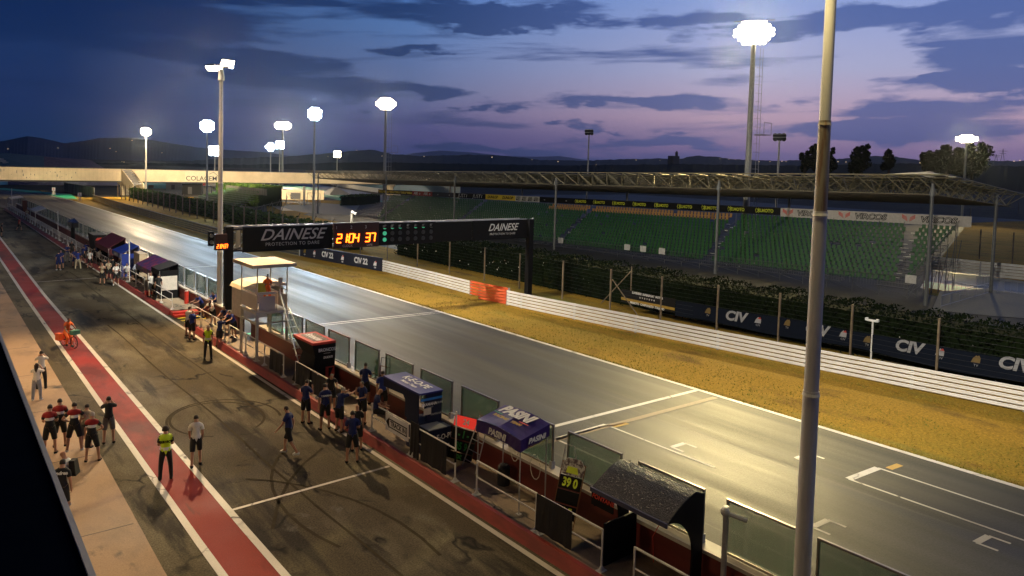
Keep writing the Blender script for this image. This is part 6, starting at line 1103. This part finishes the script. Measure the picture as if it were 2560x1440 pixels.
P_('person in white shirt walking toward the far railing', pp(225, 672), 20, 'walk', 'white_cloth', 'black_cloth', h=1.74); P_('person in black tee wearing a bright blue bag', pp(236, 663), 30, 'stand', 'black_cloth', 'black_cloth', h=1.72); P_('person in white shirt by the end of the far railing', pp(248, 669), 60, 'stroll', 'white_cloth', 'black_cloth', h=1.76)
P_('person in blue shirt under the blue canopy', pp(288, 645, PZ), 60, 'stand', 'royal_cloth', 'black_cloth', h=1.8); P_('person in red walking alone on the far pit lane', pp(48, 577), 60, 'walk', 'red_cloth', 'black_cloth', h=1.76); P_('dark figure at the left edge of the photo on the red strip', pp(4, 592), 90, 'stand', 'black_cloth', 'black_cloth', h=1.8)
P_('small seated figure in the far shade near the tan awning', pp(68, 550, PZ), 200, 'stand', 'beige_cloth', 'black_cloth', h=1.7)
for k_, (px, py, z_, fc, ps, sh, lb) in enumerate([(262, 697, 0, 40, 'look_phone', 'black_cloth', 'dark shirted person looking down just behind the cream shirt'), (277, 684, 0, 220, 'folded', 'greyshort', 'grey clothed person deep inside the far crowd'), (241, 657, 0, 150, 'stand', 'navy_cloth', 'navy clothed person behind the bright blue bag'),
    (216, 650, 0, 30, 'hips', 'royal_cloth', 'blue shirted person farthest back in the far group'), (326, 688, PZ, 240, 'stand', 'red_cloth', 'person in dark red at the back of the shelter crowd'), (180, 645, 0, 200, 'stand', 'black_cloth', 'dark figure left behind the bald one in the jacket'), (340, 712, PZ, 60, 'crouch', 'black_cloth', 'person crouching behind the railing of the crowd')]):
    P_(lb, pp(px, py, z_), fc, ps, sh, 'black_cloth', h=1.72+.02*(k_ % 4))
# cyclist
bp0 = at(171, 868); bk = thing('bicycle', 'small delivery bicycle with orange panniers and a green box on the red strip', 'bicycle', bp0, -R(158)); 
def wheel(y_): 
    m_ = MB(); n = 20
    for k in range(n): a, b = 2*math.pi*k/n, 2*math.pi*(k+1)/n; m_.tube((0, y_+.31*math.cos(a), .33+.31*math.sin(a)), (0, y_+.31*math.cos(b), .33+.31*math.sin(b)), .022, 5)
    w_ = m_.build('wheel', 'rubber', None); w_.parent = bk; m_ = MB()
    for k in range(8): a = math.pi*k/4; m_.tube((0, y_, .33), (0, y_+.3*math.cos(a), .33+.3*math.sin(a)), .004, 3)
    q_ = m_.build('spokes', 'alu', None); q_.parent = w_
def bpart(nm, m_, mt): o = m_.build(nm, mt, None); o.parent = bk
wheel(.52); wheel(-.5); bpart('frame', MB().path([(0, -.5, .33), (0, -.08, .3), (0, .38, .8), (0, -.15, .75), (0, -.08, .3)], .02).path([(0, .52, .33), (0, .38, .85), (0, .36, 1.02)], .02).path([(0, -.15, .75), (0, -.5, .33)], .014), 'orange')
bpart('handlebar', MB().path([(-.28, .28, 1.05), (0, .36, 1.03), (.28, .28, 1.05)], .014), 'black'); bpart('saddle', MB().ball((0, -.17, .86), .12, 8, 5, .4), 'black'); bpart('pedal', MB().box(-.18, -.08, -.12, .0, .16, .19).box(.08, .18, -.12, .0, .42, .45), 'black')
bpart('basket', MB().box(-.2, .2, .45, .75, .78, 1.0), mat('basket_green', (.05, .2, .14), .6)); bpart('pannier', MB().box(.08, .3, -.7, -.35, .35, .72).box(-.3, -.08, -.7, -.35, .35, .72), 'orange'); bpart('headlamp', MB().ball((0, .62, .7), .05, 6, 4), 'old_white')
P_('person in orange shirt and dark cap riding the bicycle', tuple(at(171, 868)+Vector((-.06, .15, 0))), 158, 'bike', 'orange_cloth', 'orange_cloth', hair='cap', h=1.72, skin='skin2', legkind='long', lift=.0)

# ---------------------------------------------------------------- evening haze
hz = bpy.data.materials.new('haze'); hz.use_nodes = True; nt = hz.node_tree; nt.nodes.remove(nt.nodes['Principled BSDF']); pv = nt.nodes.new('ShaderNodeVolumePrincipled')
pv.inputs['Color'].default_value = (.72, .84, 1, 1); pv.inputs['Density'].default_value = .00005; pv.inputs['Anisotropy'].default_value = .93; nt.links.new(pv.outputs[0], nt.nodes['Material Output'].inputs['Volume'])
tag(MB().box(-5000, 13500, -3500, 15000, -70, 900).build('haze', hz), 'thin bluish evening haze over the circuit and the hills', 'haze', kind='stuff')

q = [at(2330, 775), at(2350, 728), at(2460, 722), at(2620, 745), at(2620, 800), at(2480, 790)]
struct('paved_yard', MB().add([(p.x, p.y, .012) for p in q], [tuple(range(6))]), 'yard')

m_ = MB(); rr = random.Random(3)
for i in range(11000):
    y_ = rr.uniform(2, 70) if i % 3 else rr.uniform(0, 35); k = rr.random(); x = 28.82+abs(rr.gauss(0, .12)) if k < .22 else (rr.uniform(28.9, 33.6) if k < .8 else 34.2+(40-y_)*.1+rr.uniform(-.6, .0))
    h = rr.uniform(.03, .1); a = rr.uniform(0, 6.28); dx_, dy_ = math.cos(a)*.03, math.sin(a)*.03
    m_.add([(x-dx_, y_-dy_, -.01), (x+dx_, y_+dy_, -.01), (x+dx_*.2+rr.uniform(-.04, .04), y_+rr.uniform(-.04, .04), h)], [(0, 1, 2)])
tag(m_.build('grass_tufts', mat('tuft', (.34, .22, .04), .95, spec=.05, col2=(.16, .15, .03), scale=.5)), 'short dry tufts scattered over the verge beside the track', 'grass', kind='stuff')
